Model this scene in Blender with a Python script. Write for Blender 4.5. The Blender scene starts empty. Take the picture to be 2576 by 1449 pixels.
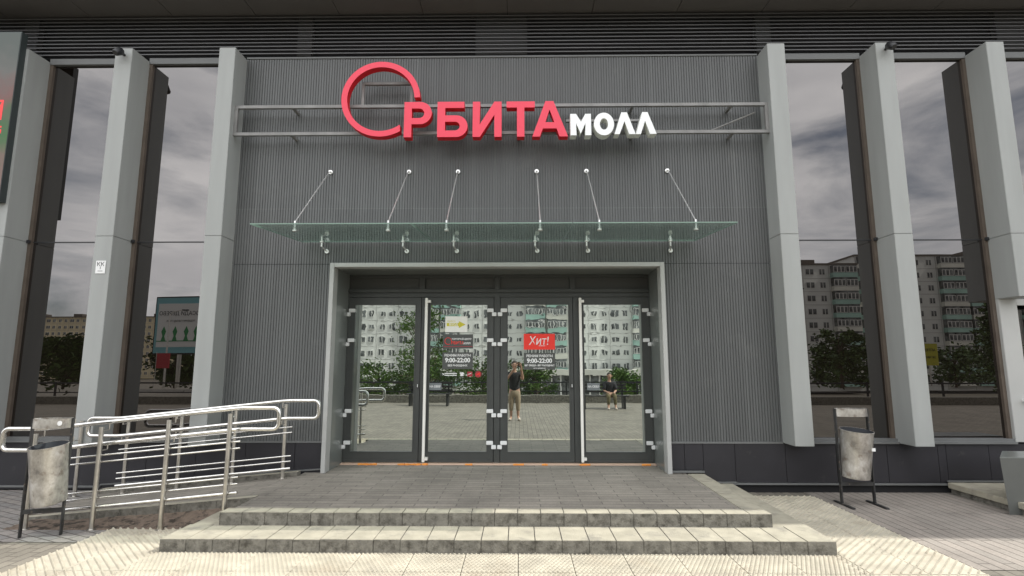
import bpy, bmesh, math, random
from mathutils import Vector, Matrix
R = math.radians
random.seed(11)
sc = bpy.context.scene

# ------------------------------------------------------------------ camera
cam = bpy.data.cameras.new('camera'); cam_o = bpy.data.objects.new('camera', cam)
sc.collection.objects.link(cam_o); sc.camera = cam_o
cam_o.location = (0, -6.93, 1.56)
cam_o.rotation_euler = (R(98.0), 0, R(0.75))
cam.sensor_width = 36; cam.lens = 36*1360/2576
cam.clip_start = 0.02; cam.clip_end = 2000

# ------------------------------------------------------------------ light
SUN_DIR = Vector((-0.90, -0.185, -1.0)).normalized()      # the way the light travels
w = bpy.data.worlds.new("World"); sc.world = w; w.use_nodes = True
nt = w.node_tree; nt.nodes.clear()
def N(nt, t, **k):
    n = nt.nodes.new(t)
    for a, v in k.items(): setattr(n, a, v)
    return n
sky = N(nt, 'ShaderNodeTexSky', sky_type='NISHITA', sun_disc=False)
sky.sun_elevation = math.asin(-SUN_DIR.z); sky.sun_rotation = math.atan2(-SUN_DIR.x, -SUN_DIR.y)
sky.air_density = 1.0; sky.dust_density = 1.2
bg = N(nt, 'ShaderNodeBackground'); bg.inputs[1].default_value = 0.11
wo = N(nt, 'ShaderNodeOutputWorld')
tc = N(nt, 'ShaderNodeTexCoord'); mp = N(nt, 'ShaderNodeMapping')
mp.inputs['Scale'].default_value = (1.0, 1.0, 3.4); mp.inputs['Rotation'].default_value = (0.12, 0.1, 0.5)
no = N(nt, 'ShaderNodeTexNoise'); no.inputs['Scale'].default_value = 2.3; no.inputs['Detail'].default_value = 9
no.inputs['Roughness'].default_value = 0.56; no.inputs['Distortion'].default_value = 0.5
cr = N(nt, 'ShaderNodeValToRGB'); cr.color_ramp.elements[0].position = 0.28; cr.color_ramp.elements[1].position = 0.50
no2 = N(nt, 'ShaderNodeTexNoise'); no2.inputs['Scale'].default_value = 3.2; no2.inputs['Detail'].default_value = 7
cc = N(nt, 'ShaderNodeValToRGB')
cc.color_ramp.elements[0].position = 0.3; cc.color_ramp.elements[0].color = (13.2, 13.4, 14.1, 1)
cc.color_ramp.elements[1].position = 0.7; cc.color_ramp.elements[1].color = (23.0, 22.8, 22.8, 1)
mx = N(nt, 'ShaderNodeMix', data_type='RGBA')
L = nt.links.new
L(tc.outputs['Generated'], mp.inputs[0]); L(mp.outputs[0], no.inputs['Vector']); L(mp.outputs[0], no2.inputs['Vector'])
L(no.outputs[0], cr.inputs[0]); L(no2.outputs[0], cc.inputs[0])
L(cr.outputs[0], mx.inputs['Factor']); L(sky.outputs[0], mx.inputs['A']); L(cc.outputs[0], mx.inputs['B'])
dp = N(nt, 'ShaderNodeVectorMath', operation='DOT_PRODUCT'); dp.inputs[1].default_value = (-0.12, -0.94, 0.32)   # added gradient: sky raised over the square, dimmed sideways to darken fin sides
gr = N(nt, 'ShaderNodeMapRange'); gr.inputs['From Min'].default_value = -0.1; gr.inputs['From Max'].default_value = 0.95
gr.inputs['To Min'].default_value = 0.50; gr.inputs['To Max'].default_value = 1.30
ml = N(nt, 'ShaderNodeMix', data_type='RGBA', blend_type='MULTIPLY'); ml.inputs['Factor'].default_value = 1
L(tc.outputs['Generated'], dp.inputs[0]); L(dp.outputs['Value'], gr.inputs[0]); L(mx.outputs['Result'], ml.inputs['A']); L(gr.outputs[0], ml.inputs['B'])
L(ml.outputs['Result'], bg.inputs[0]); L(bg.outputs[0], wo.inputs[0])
sd = bpy.data.lights.new('sun', 'SUN'); sd.energy = 4.9; sd.angle = R(0.6); sd.color = (1.0, 0.965, 0.90)
so = bpy.data.objects.new('sun', sd); sc.collection.objects.link(so)
so.rotation_euler = SUN_DIR.to_track_quat('-Z', 'Y').to_euler()
sc.view_settings.view_transform = 'Standard'; sc.view_settings.look = 'None'
sc.view_settings.exposure = 0.02; sc.view_settings.gamma = 1
sc.view_settings.use_curve_mapping = False

# ------------------------------------------------------------------ materials
def mat(name, col, rough=0.6, metal=0.0, var=0.0, vscale=3.0, vstretch=(1, 1, 1), bump=0.0, bscale=60.0,
        stain=None, stain_scale=4.0, stain_pos=(0.55, 0.75), spec=0.5, alpha_coord='Object', coat=0.0):
    m = bpy.data.materials.new(name); m.use_nodes = True
    t = m.node_tree; b = t.nodes['Principled BSDF']
    b.inputs['Roughness'].default_value = rough; b.inputs['Metallic'].default_value = metal
    b.inputs['Specular IOR Level'].default_value = spec
    b.inputs['Coat Weight'].default_value = coat
    b.inputs['Base Color'].default_value = (*col, 1)
    co = N(t, 'ShaderNodeTexCoord')
    last = None
    if var > 0:
        ma = N(t, 'ShaderNodeMapping'); ma.inputs['Scale'].default_value = vstretch
        n = N(t, 'ShaderNodeTexNoise'); n.inputs['Scale'].default_value = vscale; n.inputs['Detail'].default_value = 6
        r = N(t, 'ShaderNodeMapRange'); r.inputs['From Min'].default_value = 0.3; r.inputs['From Max'].default_value = 0.7
        r.inputs['To Min'].default_value = 1-var; r.inputs['To Max'].default_value = 1+var
        x = N(t, 'ShaderNodeMix', data_type='RGBA', blend_type='MULTIPLY'); x.inputs['Factor'].default_value = 1
        x.inputs['A'].default_value = (*col, 1)
        t.links.new(co.outputs[alpha_coord], ma.inputs[0]); t.links.new(ma.outputs[0], n.inputs['Vector'])
        t.links.new(n.outputs[0], r.inputs[0]); t.links.new(r.outputs[0], x.inputs['B']); last = x.outputs['Result']
    if stain:
        n = N(t, 'ShaderNodeTexNoise'); n.inputs['Scale'].default_value = stain_scale; n.inputs['Detail'].default_value = 8
        n.inputs['Roughness'].default_value = 0.65
        r = N(t, 'ShaderNodeMapRange'); r.inputs['From Min'].default_value = stain_pos[0]; r.inputs['From Max'].default_value = stain_pos[1]
        x = N(t, 'ShaderNodeMix', data_type='RGBA'); x.inputs['A'].default_value = (*col, 1); x.inputs['B'].default_value = (*stain, 1)
        if last: t.links.new(last, x.inputs['A'])
        t.links.new(co.outputs[alpha_coord], n.inputs['Vector']); t.links.new(n.outputs[0], r.inputs[0]); t.links.new(r.outputs[0], x.inputs['Factor'])
        last = x.outputs['Result']
    if last: t.links.new(last, b.inputs['Base Color'])
    if bump > 0:
        n = N(t, 'ShaderNodeTexNoise'); n.inputs['Scale'].default_value = bscale; n.inputs['Detail'].default_value = 5
        bu = N(t, 'ShaderNodeBump'); bu.inputs['Strength'].default_value = bump; bu.inputs['Distance'].default_value = 0.01
        t.links.new(co.outputs[alpha_coord], n.inputs['Vector']); t.links.new(n.outputs[0], bu.inputs['Height']); t.links.new(bu.outputs[0], b.inputs['Normal'])
    return m

def paver_mat(name, c1, c2, mortar, bw=0.2, rh=0.1, ms=0.005, rot=0.0, stain=(0.1, 0.09, 0.08), soft=0.5, offset=0.5):
    m = bpy.data.materials.new(name); m.use_nodes = True
    t = m.node_tree; b = t.nodes['Principled BSDF']; b.inputs['Roughness'].default_value = 0.85
    co = N(t, 'ShaderNodeTexCoord'); ma = N(t, 'ShaderNodeMapping'); ma.inputs['Rotation'].default_value = (0, 0, rot)
    br = N(t, 'ShaderNodeTexBrick'); br.offset = offset
    br.inputs['Scale'].default_value = 1; br.inputs['Brick Width'].default_value = bw; br.inputs['Row Height'].default_value = rh
    br.inputs['Mortar Size'].default_value = ms; br.inputs['Mortar Smooth'].default_value = 0.3
    br.inputs['Color1'].default_value = (*c1, 1); br.inputs['Color2'].default_value = (*c2, 1); br.inputs['Mortar'].default_value = (*mortar, 1)
    n1 = N(t, 'ShaderNodeTexNoise'); n1.inputs['Scale'].default_value = 1.3; n1.inputs['Detail'].default_value = 8; n1.inputs['Roughness'].default_value = 0.7
    r1 = N(t, 'ShaderNodeMapRange'); r1.inputs['From Min'].default_value = 0.3; r1.inputs['From Max'].default_value = 0.7
    r1.inputs['To Min'].default_value = 0.70; r1.inputs['To Max'].default_value = 1.18
    x = N(t, 'ShaderNodeMix', data_type='RGBA', blend_type='MULTIPLY'); x.inputs['Factor'].default_value = 1
    n2 = N(t, 'ShaderNodeTexNoise'); n2.inputs['Scale'].default_value = 90; n2.inputs['Detail'].default_value = 4
    r2 = N(t, 'ShaderNodeMapRange'); r2.inputs['From Min'].default_value = 0.3; r2.inputs['From Max'].default_value = 0.7
    r2.inputs['To Min'].default_value = 0.85; r2.inputs['To Max'].default_value = 1.15
    y = N(t, 'ShaderNodeMix', data_type='RGBA', blend_type='MULTIPLY'); y.inputs['Factor'].default_value = 1
    n3 = N(t, 'ShaderNodeTexNoise'); n3.inputs['Scale'].default_value = 2.6; n3.inputs['Detail'].default_value = 9; n3.inputs['Roughness'].default_value = 0.72
    r3 = N(t, 'ShaderNodeMapRange'); r3.inputs['From Min'].default_value = 0.57; r3.inputs['From Max'].default_value = 0.75; r3.inputs['To Max'].default_value = soft
    z = N(t, 'ShaderNodeMix', data_type='RGBA'); z.inputs['B'].default_value = (*stain, 1)
    K = t.links.new
    K(co.outputs['Object'], ma.inputs[0]); K(ma.outputs[0], br.inputs['Vector'])
    for n in (n1, n2, n3): K(co.outputs['Object'], n.inputs['Vector'])
    K(n1.outputs[0], r1.inputs[0]); K(n2.outputs[0], r2.inputs[0]); K(n3.outputs[0], r3.inputs[0])
    K(br.outputs['Color'], x.inputs['A']); K(r1.outputs[0], x.inputs['B'])
    K(x.outputs['Result'], y.inputs['A']); K(r2.outputs[0], y.inputs['B'])
    K(y.outputs['Result'], z.inputs['A']); K(r3.outputs[0], z.inputs['Factor']); K(z.outputs['Result'], b.inputs['Base Color'])
    bu = N(t, 'ShaderNodeBump'); bu.inputs['Strength'].default_value = 0.6; bu.inputs['Distance'].default_value = 0.006; bu.invert = True
    ad = N(t, 'ShaderNodeMath', operation='SUBTRACT')
    K(br.outputs['Fac'], ad.inputs[0]); mu = N(t, 'ShaderNodeMath', operation='MULTIPLY'); mu.inputs[1].default_value = 0.35
    K(n2.outputs[0], mu.inputs[0]); K(mu.outputs[0], ad.inputs[1]); K(ad.outputs[0], bu.inputs['Height']); K(bu.outputs[0], b.inputs['Normal'])
    return m

def glass_pane_mat(name, tint, body, refl, warp=0.0, wscale=(1, 1, 1), wdist=0.01, rough=0.0, grad=False):
    """Coated facade glass: dark body seen through it plus a tinted mirror reflection."""
    m = bpy.data.materials.new(name); m.use_nodes = True
    t = m.node_tree; t.nodes.clear(); K = t.links.new
    o = N(t, 'ShaderNodeOutputMaterial'); mi = N(t, 'ShaderNodeMixShader')
    d = N(t, 'ShaderNodeBsdfDiffuse'); d.inputs[0].default_value = (*body, 1)
    g = N(t, 'ShaderNodeBsdfGlossy'); g.inputs[0].default_value = (*tint, 1); g.inputs['Roughness'].default_value = rough
    fr = N(t, 'ShaderNodeFresnel'); fr.inputs[0].default_value = 1.5
    ma = N(t, 'ShaderNodeMath', operation='MULTIPLY_ADD'); ma.inputs[1].default_value = 1-refl; ma.inputs[2].default_value = refl
    ma.use_clamp = True
    K(fr.outputs[0], ma.inputs[0]); K(ma.outputs[0], mi.inputs[0]); K(d.outputs[0], mi.inputs[1]); K(g.outputs[0], mi.inputs[2]); K(mi.outputs[0], o.inputs[0])
    if warp > 0:
        co = N(t, 'ShaderNodeTexCoord'); mp = N(t, 'ShaderNodeMapping'); mp.inputs['Scale'].default_value = wscale
        n = N(t, 'ShaderNodeTexNoise'); n.inputs['Scale'].default_value = 1.0; n.inputs['Detail'].default_value = 1.5
        bu = N(t, 'ShaderNodeBump'); bu.inputs['Strength'].default_value = warp; bu.inputs['Distance'].default_value = wdist
        K(co.outputs['Object'], mp.inputs[0]); K(mp.outputs[0], n.inputs['Vector']); K(n.outputs[0], bu.inputs['Height'])
        if grad:
            sp = N(t, 'ShaderNodeSeparateXYZ'); mr = N(t, 'ShaderNodeMapRange')
            mr.inputs['From Min'].default_value = 0.9; mr.inputs['From Max'].default_value = 2.4
            mr.inputs['To Min'].default_value = 0.18; mr.inputs['To Max'].default_value = 1.0
            mu = N(t, 'ShaderNodeMath', operation='MULTIPLY'); mu.inputs[1].default_value = warp
            K(co.outputs['Object'], sp.inputs[0]); K(sp.outputs[2], mr.inputs[0]); K(mr.outputs[0], mu.inputs[0]); K(mu.outputs[0], bu.inputs['Strength'])
        K(bu.outputs[0], g.inputs['Normal'])
    return m

M = {}
M['pier'] = mat('pier_panel_paint', (0.322, 0.336, 0.325), 0.55, var=0.06, vscale=2.2, vstretch=(3, 3, .35), bump=0.06, bscale=300, stain=(0.31, 0.32, 0.30), stain_scale=1.4, stain_pos=(0.60, 0.85))
def clad_mat(name, col):
    m = mat(name, col, 0.5, var=0.10, vscale=1.0, vstretch=(9, 1, .35)); t = m.node_tree; b = t.nodes['Principled BSDF']; K = t.links.new
    src = b.inputs['Base Color'].links[0].from_socket
    co = N(t, 'ShaderNodeTexCoord'); mp = N(t, 'ShaderNodeMapping'); mp.inputs['Rotation'].default_value = (R(-90), 0, 0); mp.inputs['Location'].default_value = (.32, 0.4, 0)
    br = N(t, 'ShaderNodeTexBrick'); br.offset = 0; br.inputs['Scale'].default_value = 1; br.inputs['Brick Width'].default_value = 1.06; br.inputs['Row Height'].default_value = 4.0
    br.inputs['Color1'].default_value = (.93, .93, .93, 1); br.inputs['Color2'].default_value = (1.07, 1.07, 1.07, 1); br.inputs['Mortar'].default_value = (1.35, 1.35, 1.35, 1)
    br.inputs['Mortar Size'].default_value = .004
    x = N(t, 'ShaderNodeMix', data_type='RGBA', blend_type='MULTIPLY'); x.inputs['Factor'].default_value = 1
    K(co.outputs['Object'], mp.inputs[0]); K(mp.outputs[0], br.inputs['Vector']); K(src, x.inputs['A']); K(br.outputs['Color'], x.inputs['B'])
    n = N(t, 'ShaderNodeTexNoise'); n.inputs['Scale'].default_value = 2.0; n.inputs['Detail'].default_value = 9; n.inputs['Roughness'].default_value = .7
    r = N(t, 'ShaderNodeMapRange'); r.inputs['From Min'].default_value = .56; r.inputs['From Max'].default_value = .85; r.inputs['To Max'].default_value = .4
    z = N(t, 'ShaderNodeMix', data_type='RGBA'); z.inputs['B'].default_value = (.22, .22, .21, 1)
    K(co.outputs['Object'], n.inputs['Vector']); K(n.outputs[0], r.inputs[0]); K(x.outputs['Result'], z.inputs['A']); K(r.outputs[0], z.inputs['Factor']); K(z.outputs['Result'], b.inputs['Base Color'])
    return m
M['rib'] = clad_mat('ribbed_cladding', (0.102, 0.107, 0.106))
M['plinth'] = mat('plinth_panel', (0.019, 0.018, 0.022), 0.6, var=0.25, vscale=2.0, stain=(0.07, 0.065, 0.06), stain_scale=5, stain_pos=(0.6, 0.85))
M['slat'] = mat('louvre_slat', (0.11, 0.11, 0.112), 0.45, var=0.15, vscale=3, vstretch=(.3, 1, 1))
M['void'] = mat('louvre_void', (0.012, 0.012, 0.013), 0.9)
M['void2'] = mat('louvre_back_column', (0.045, 0.045, 0.044), 0.9)
M['soffit'] = mat('soffit_panel', (0.105, 0.10, 0.096), 0.6, var=0.05)
M['flash'] = mat('flashing', (0.135, 0.14, 0.138), 0.5, var=0.08)
M['brown'] = mat('brown_frame', (0.095, 0.075, 0.058), 0.5, var=0.15, vscale=6)
M['trim'] = mat('portal_trim', (0.42, 0.425, 0.41), 0.45, var=0.04)
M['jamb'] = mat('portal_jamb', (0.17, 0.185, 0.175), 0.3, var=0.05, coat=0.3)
M['doorfr'] = mat('door_frame_paint', (0.052, 0.056, 0.053), 0.42, var=0.08, vscale=5)
M['spandrel'] = mat('transom_panel', (0.06, 0.062, 0.058), 0.5)
M['white'] = mat('white_plastic', (0.78, 0.79, 0.78), 0.4)
M['steel'] = mat('stainless', (0.79, 0.78, 0.75), 0.16, metal=1.0, var=0.12, vscale=14)
M['steel_dull'] = mat('stainless_posts', (0.65, 0.63, 0.59), 0.28, metal=1.0, var=0.15, vscale=12)
M['chrome'] = mat('chrome_fitting', (0.78, 0.78, 0.76), 0.3, metal=0.7)
M['alu'] = mat('pull_bar', (0.86, 0.85, 0.80), 0.4, metal=0.1)
M['sframe'] = mat('sign_frame_steel', (0.215, 0.213, 0.206), 0.5, metal=0.2, var=0.2, vscale=5)
M['red'] = mat('red_letter_face', (0.80, 0.05, 0.095), 0.45)
M['redside'] = mat('red_letter_side', (0.60, 0.0045, 0.014), 0.5)
M['lwhite'] = mat('white_letter', (0.86, 0.88, 0.88), 0.4)
M['lwhites'] = mat('white_letter_side', (0.70, 0.71, 0.66), 0.5)
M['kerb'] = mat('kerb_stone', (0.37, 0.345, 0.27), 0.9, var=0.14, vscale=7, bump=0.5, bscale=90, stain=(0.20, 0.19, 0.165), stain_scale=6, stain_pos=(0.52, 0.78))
M['kerbface'] = mat('kerb_stone_weathered_shaded', (0.185, 0.176, 0.150), 0.95, var=0.25, vscale=14, bump=0.9, bscale=60, stain=(0.062, 0.057, 0.046), stain_scale=16, stain_pos=(0.46, 0.70))  # stained stone, base also darkened to paint riser shade against the treads
M['joint'] = mat('joint_dark', (0.13, 0.12, 0.10), 0.95)
M['tile'] = mat('tactile_tile', (0.46, 0.425, 0.34), 0.9, var=0.16, vscale=5, bump=0.3, bscale=150, stain=(0.33, 0.28, 0.21), stain_scale=2.2, stain_pos=(0.52, 0.8))
M['tilewarm'] = mat('tactile_tile_plain', (0.42, 0.365, 0.275), 0.9, var=0.14, vscale=6, bump=0.3, bscale=150)
M['pav'] = paver_mat('plaza_pavers', (0.215, 0.195, 0.158), (0.165, 0.15, 0.122), (0.11, 0.098, 0.08), rot=R(90), ms=0.007)
M['pavr'] = paver_mat('side_pavers', (0.31, 0.275, 0.24), (0.27, 0.245, 0.215), (0.115, 0.10, 0.085), rot=R(90), bw=.9, ms=0.006, offset=.37)
M['pavl'] = paver_mat('left_pavers', (0.30, 0.275, 0.25), (0.23, 0.22, 0.21), (0.09, 0.08, 0.07), rot=R(25), ms=0.007, soft=0.75)
M['pavp'] = paver_mat('platform_pavers', (0.29, 0.265, 0.225), (0.225, 0.207, 0.177), (0.15, 0.137, 0.118), rot=0, bw=.4, ms=0.006, soft=0.6)
M['dirt'] = mat('dirt', (0.17, 0.13, 0.10), 1.0, var=0.3, vscale=14, bump=1.0, bscale=40, stain=(0.05, 0.04, 0.03), stain_scale=10, stain_pos=(0.5, 0.6))
M['binblack'] = mat('bin_black_paint', (0.03, 0.03, 0.03), 0.45, var=0.4, vscale=12, stain=(0.17, 0.13, 0.10), stain_scale=22, stain_pos=(0.6, 0.68))
M['binin'] = mat('bin_inside', (0.07, 0.075, 0.085), 0.6, metal=0.3)
M['planter'] = mat('planter_paint', (0.10, 0.105, 0.098), 0.5, var=0.08)
M['foam'] = mat('orange_sealant_foam', (0.85, 0.33, 0.07), 0.8, bump=0.6, bscale=90)
M['orange_trim'] = mat('threshold_strip', (0.62, 0.45, 0.34), 0.6)
M['black'] = mat('black_plastic', (0.02, 0.021, 0.023), 0.4)
M['screenside'] = mat('screen_housing', (0.035, 0.045, 0.045), 0.5)
M['signgrey'] = mat('sticker_grey', (0.075, 0.08, 0.075), 0.5)
M['stickred'] = mat('sticker_red', (0.85, 0.035, 0.02), 0.5)
M['stickwhite'] = mat('sticker_white', (0.88, 0.88, 0.82), 0.5)
M['stickyel'] = mat('sticker_yellow', (0.62, 0.56, 0.03), 0.5)
M['darkred'] = mat('sticker_dark_red', (0.35, 0.03, 0.04), 0.5)
M['grille'] = mat('bin_dirt', (0.3, 0.3, 0.3), 0.5)
M['pane_win'] = glass_pane_mat('bronze_window_glass', (0.90, 0.87, 0.86), (0.006, 0.0045, 0.0035), 0.125, warp=0.02, wscale=(1.2, 1, 1.2), wdist=0.01)
M['pane_door'] = glass_pane_mat('door_glass', (0.93, 1.0, 0.955), (0.02, 0.022, 0.02), 0.60, warp=0.065, wscale=(6, 1, 9), wdist=0.004, grad=True)

def bin_mat(name, off):
    m = bpy.data.materials.new(name); m.use_nodes = True
    t = m.node_tree; b = t.nodes['Principled BSDF']; K = t.links.new
    b.inputs['Metallic'].default_value = 0.6; b.inputs['Roughness'].default_value = 0.30
    co = N(t, 'ShaderNodeTexCoord'); mp = N(t, 'ShaderNodeMapping'); mp.inputs['Scale'].default_value = (3, 3, 2.0); mp.inputs['Location'].default_value = (off, off, 0)
    n = N(t, 'ShaderNodeTexNoise'); n.inputs['Scale'].default_value = 2.2; n.inputs['Detail'].default_value = 9; n.inputs['Roughness'].default_value = 0.68
    r = N(t, 'ShaderNodeValToRGB'); e = r.color_ramp.elements
    e[0].position = 0.33; e[0].color = (0.22, 0.21, 0.20, 1); e[1].position = 0.70; e[1].color = (0.74, 0.735, 0.72, 1)
    e2 = r.color_ramp.elements.new(0.46); e2.color = (0.43, 0.405, 0.365, 1)
    e3 = r.color_ramp.elements.new(0.57); e3.color = (0.57, 0.55, 0.51, 1)
    n2 = N(t, 'ShaderNodeTexNoise'); n2.inputs['Scale'].default_value = 11; n2.inputs['Detail'].default_value = 6
    r2 = N(t, 'ShaderNodeMapRange'); r2.inputs['From Min'].default_value = 0.57; r2.inputs['From Max'].default_value = 0.68
    x = N(t, 'ShaderNodeMix', data_type='RGBA'); x.inputs['B'].default_value = (0.15, 0.10, 0.07, 1)
    r2.inputs['To Max'].default_value = 0.6
    K(co.outputs['Object'], mp.inputs[0]); K(mp.outputs[0], n.inputs['Vector']); K(n.outputs[0], r.inputs[0])
    K(co.outputs['Object'], n2.inputs['Vector']); K(n2.outputs[0], r2.inputs[0]); K(r.outputs[0], x.inputs['A']); K(r2.outputs[0], x.inputs['Factor'])
    K(x.outputs['Result'], b.inputs['Base Color'])
    bu = N(t, 'ShaderNodeBump'); bu.inputs['Strength'].default_value = 0.5; bu.inputs['Distance'].default_value = 0.01
    K(n.outputs[0], bu.inputs['Height']); K(bu.outputs[0], b.inputs['Normal'])
    return m
M['bin1'] = bin_mat('galvanised_worn', 0.0)

# ------------------------------------------------------------------ mesh helpers
class MB:
    def __init__(s): s.v = []; s.f = []; s.mi = []
    def add(s, vs, fs, mi=0):
        o = len(s.v); s.v += [tuple(v) for v in vs]
        for f in fs: s.f.append(tuple(i+o for i in f)); s.mi.append(mi)
        return s
    def box(s, x0, x1, y0, y1, z0, z1, mi=0, M4=None):
        vs = [Vector(p) for p in ((x0,y0,z0),(x1,y0,z0),(x1,y1,z0),(x0,y1,z0),(x0,y0,z1),(x1,y0,z1),(x1,y1,z1),(x0,y1,z1))]
        if M4: vs = [M4 @ v for v in vs]
        return s.add(vs, [(0,3,2,1),(4,5,6,7),(0,1,5,4),(1,2,6,5),(2,3,7,6),(3,0,4,7)], mi)
    def bbox(s, x0, x1, y0, y1, z0, z1, b=0.005, mi=0):     # box with chamfered edges
        bm = bmesh.new(); bmesh.ops.create_cube(bm, size=1)
        for v in bm.verts: v.co = Vector((x0+(v.co.x+.5)*(x1-x0), y0+(v.co.y+.5)*(y1-y0), z0+(v.co.z+.5)*(z1-z0)))
        bmesh.ops.bevel(bm, geom=list(bm.edges), offset=b, segments=2, affect='EDGES')
        bm.verts.index_update(); s.add([v.co.copy() for v in bm.verts], [[v.index for v in f.verts] for f in bm.faces], mi); bm.free(); return s
    def tube(s, pts, r, n=10, closed=False, mi=0, caps=True):
        pts = [Vector(p) for p in pts]; k = len(pts); rs = r if isinstance(r, (list, tuple)) else [r]*k
        vs = []; prev = None
        for i, p in enumerate(pts):
            if closed: d = (pts[(i+1) % k]-pts[i-1]).normalized()
            else: d = (pts[min(i+1, k-1)]-pts[max(i-1, 0)]).normalized()
            if prev is None:
                a = Vector((0, 0, 1)) if abs(d.z) < .9 else Vector((0, 1, 0))
                u = d.cross(a).normalized()
            else: u = (prev-d*prev.dot(d)).normalized()
            prev = u; q = d.cross(u)
            for j in range(n):
                an = 2*math.pi*j/n; vs.append(p+(u*math.cos(an)+q*math.sin(an))*rs[i])
        fs = []
        for i in range(k if closed else k-1):
            for j in range(n):
                a = i*n+j; b = i*n+(j+1) % n; c = ((i+1) % k)*n+(j+1) % n; e = ((i+1) % k)*n+j
                fs.append((a, b, c, e))
        if not closed and caps: fs.append(tuple(range(n))[::-1]); fs.append(tuple(range((k-1)*n, k*n)))
        return s.add(vs, fs, mi)
    def prism(s, poly, y0, y1, mi=0, miside=None):     # poly in (x, z), front at y0
        n = len(poly); vs = [(x, y0, z) for x, z in poly]+[(x, y1, z) for x, z in poly]
        s.add(vs, [tuple(range(n))[::-1], tuple(range(n, 2*n))], mi)
        return s.add(vs, [(i, (i+1) % n, n+(i+1) % n, n+i) for i in range(n)], mi if miside is None else miside)
    def build(s, name, mats, parent=None, smooth=False, recalc=True, loc=None, rotz=None):
        me = bpy.data.meshes.new(name); me.from_pydata(s.v, [], s.f)
        mats = mats if isinstance(mats, (list, tuple)) else [mats]
        for m in mats: me.materials.append(M[m] if isinstance(m, str) else m)
        if len(mats) > 1: me.polygons.foreach_set('material_index', s.mi)
        if smooth: me.polygons.foreach_set('use_smooth', [True]*len(me.polygons))
        me.update()
        if recalc:
            bm = bmesh.new(); bm.from_mesh(me); bmesh.ops.recalc_face_normals(bm, faces=bm.faces); bm.to_mesh(me); bm.free()
        if smooth:
            try: me.set_sharp_from_angle(angle=R(40))
            except Exception: pass
        o = bpy.data.objects.new(name, me); sc.collection.objects.link(o)
        if parent: o.parent = parent
        if loc: o.location = loc
        if rotz is not None: o.rotation_euler.z = rotz
        return o
def tag(o, label=None, cat=None, group=None, kind=None):
    if label: o['label'] = label
    if cat: o['category'] = cat
    if group: o['group'] = group
    if kind: o['kind'] = kind
    return o
def thing(name, label, cat, loc=(0, 0, 0), rz=0, group=None):
    o = bpy.data.objects.new(name, None); sc.collection.objects.link(o); o.location = loc; o.rotation_euler.z = rz
    o.empty_display_size = 0.1
    return tag(o, label, cat, group)
def part(name, parent): 
    o = bpy.data.objects.new(name, None); sc.collection.objects.link(o); o.parent = parent; o.empty_display_size = .1; return o
def copy_tree(o, parent=None):
    c = o.copy(); sc.collection.objects.link(c)
    if parent: c.parent = parent
    for ch in o.children: copy_tree(ch, c)
    return c
def text(body, size, mat_, parent, x, y, z, name='lettering', ext=0.0015, align='CENTER', sx=1.0, rx=90, bold=0.0, rz=0, shear=0.0):
    cu = bpy.data.curves.new(name, 'FONT'); cu.body = body; cu.size = size; cu.extrude = ext; cu.align_x = align; cu.align_y = 'CENTER'
    cu.offset = bold; cu.shear = shear; cu.resolution_u = 3
    o = bpy.data.objects.new(name, cu); sc.collection.objects.link(o)
    dg = bpy.context.evaluated_depsgraph_get(); me = bpy.data.meshes.new_from_object(o.evaluated_get(dg))
    bpy.data.objects.remove(o); me.materials.clear(); me.materials.append(M[mat_] if isinstance(mat_, str) else mat_)
    o = bpy.data.objects.new(name, me); sc.collection.objects.link(o); o.parent = parent
    o.location = (x, y, z); o.rotation_euler = (R(rx), 0, R(rz)); o.scale = (sx, 1, 1)
    return o

# ------------------------------------------------------------------ ground
g = MB()
xs = [-320, -60, -16, 16, 60, 320]; ys = [-330, -140, -36, 12]
def gz(x, y): return 0 if y > -40 else (-2.4 if y < -120 else -1.0)
xs = [-320, 320]; ys = [-330, -100, -30, -14.2, 25]; zs = [-5.5, -5.0, -1.2, 0, 0]
vs = []; fs = []
for j, y in enumerate(ys):
    for x in xs: vs.append((x, y, zs[j]))
for j in range(len(ys)-1): fs.append((2*j, 2*j+1, 2*j+3, 2*j+2))
g.add(vs, fs); tag(g.build('plaza_ground', 'pav'), kind='structure')
tag(MB().add([(3.48, -2.5, .004), (12, -2.5, .004), (12, .2, .004), (3.48, .2, .004)], [(0, 1, 2, 3)]).build('side_pavement', 'pavr'), kind='structure')
tag(MB().add([(-12, -1.95, .004), (-3.9, -1.95, .004), (-3.0, -1.58, .004), (-2.6, -1.2, .004), (-2.6, .2, .004), (-12, .2, .004)], [(0, 1, 2, 3, 4, 5)]).build('ramp_side_pavement', 'pavl'), kind='structure')

# tactile paving: raised tiles with studs
T = .43
def tile_sheet(tiles, studs, name, plain=None):
    m = MB(); gap = .0035
    for (x0, y0, x1, y1) in tiles:
        m.box(x0+gap, x1-gap, y0+gap, y1-gap, .003, .010+random.uniform(-.001, .0015))
    for (x, y, a, s, h) in studs:
        c, q = math.cos(a)*s, math.sin(a)*s; c2, q2 = c*.45, q*.45; z = .009
        b = [(x+c, y+q, z), (x-q, y+c, z), (x-c, y-q, z), (x+q, y-c, z), (x+c2, y+q2, z+h), (x-q2, y+c2, z+h), (x-c2, y-q2, z+h), (x+q2, y-c2, z+h)]
        m.add(b, [(0, 1, 5, 4), (1, 2, 6, 5), (2, 3, 7, 6), (3, 0, 4, 7), (4, 5, 6, 7)])
    o = m.build(name, ['tile'], recalc=False); return tag(o, kind='structure')
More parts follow.
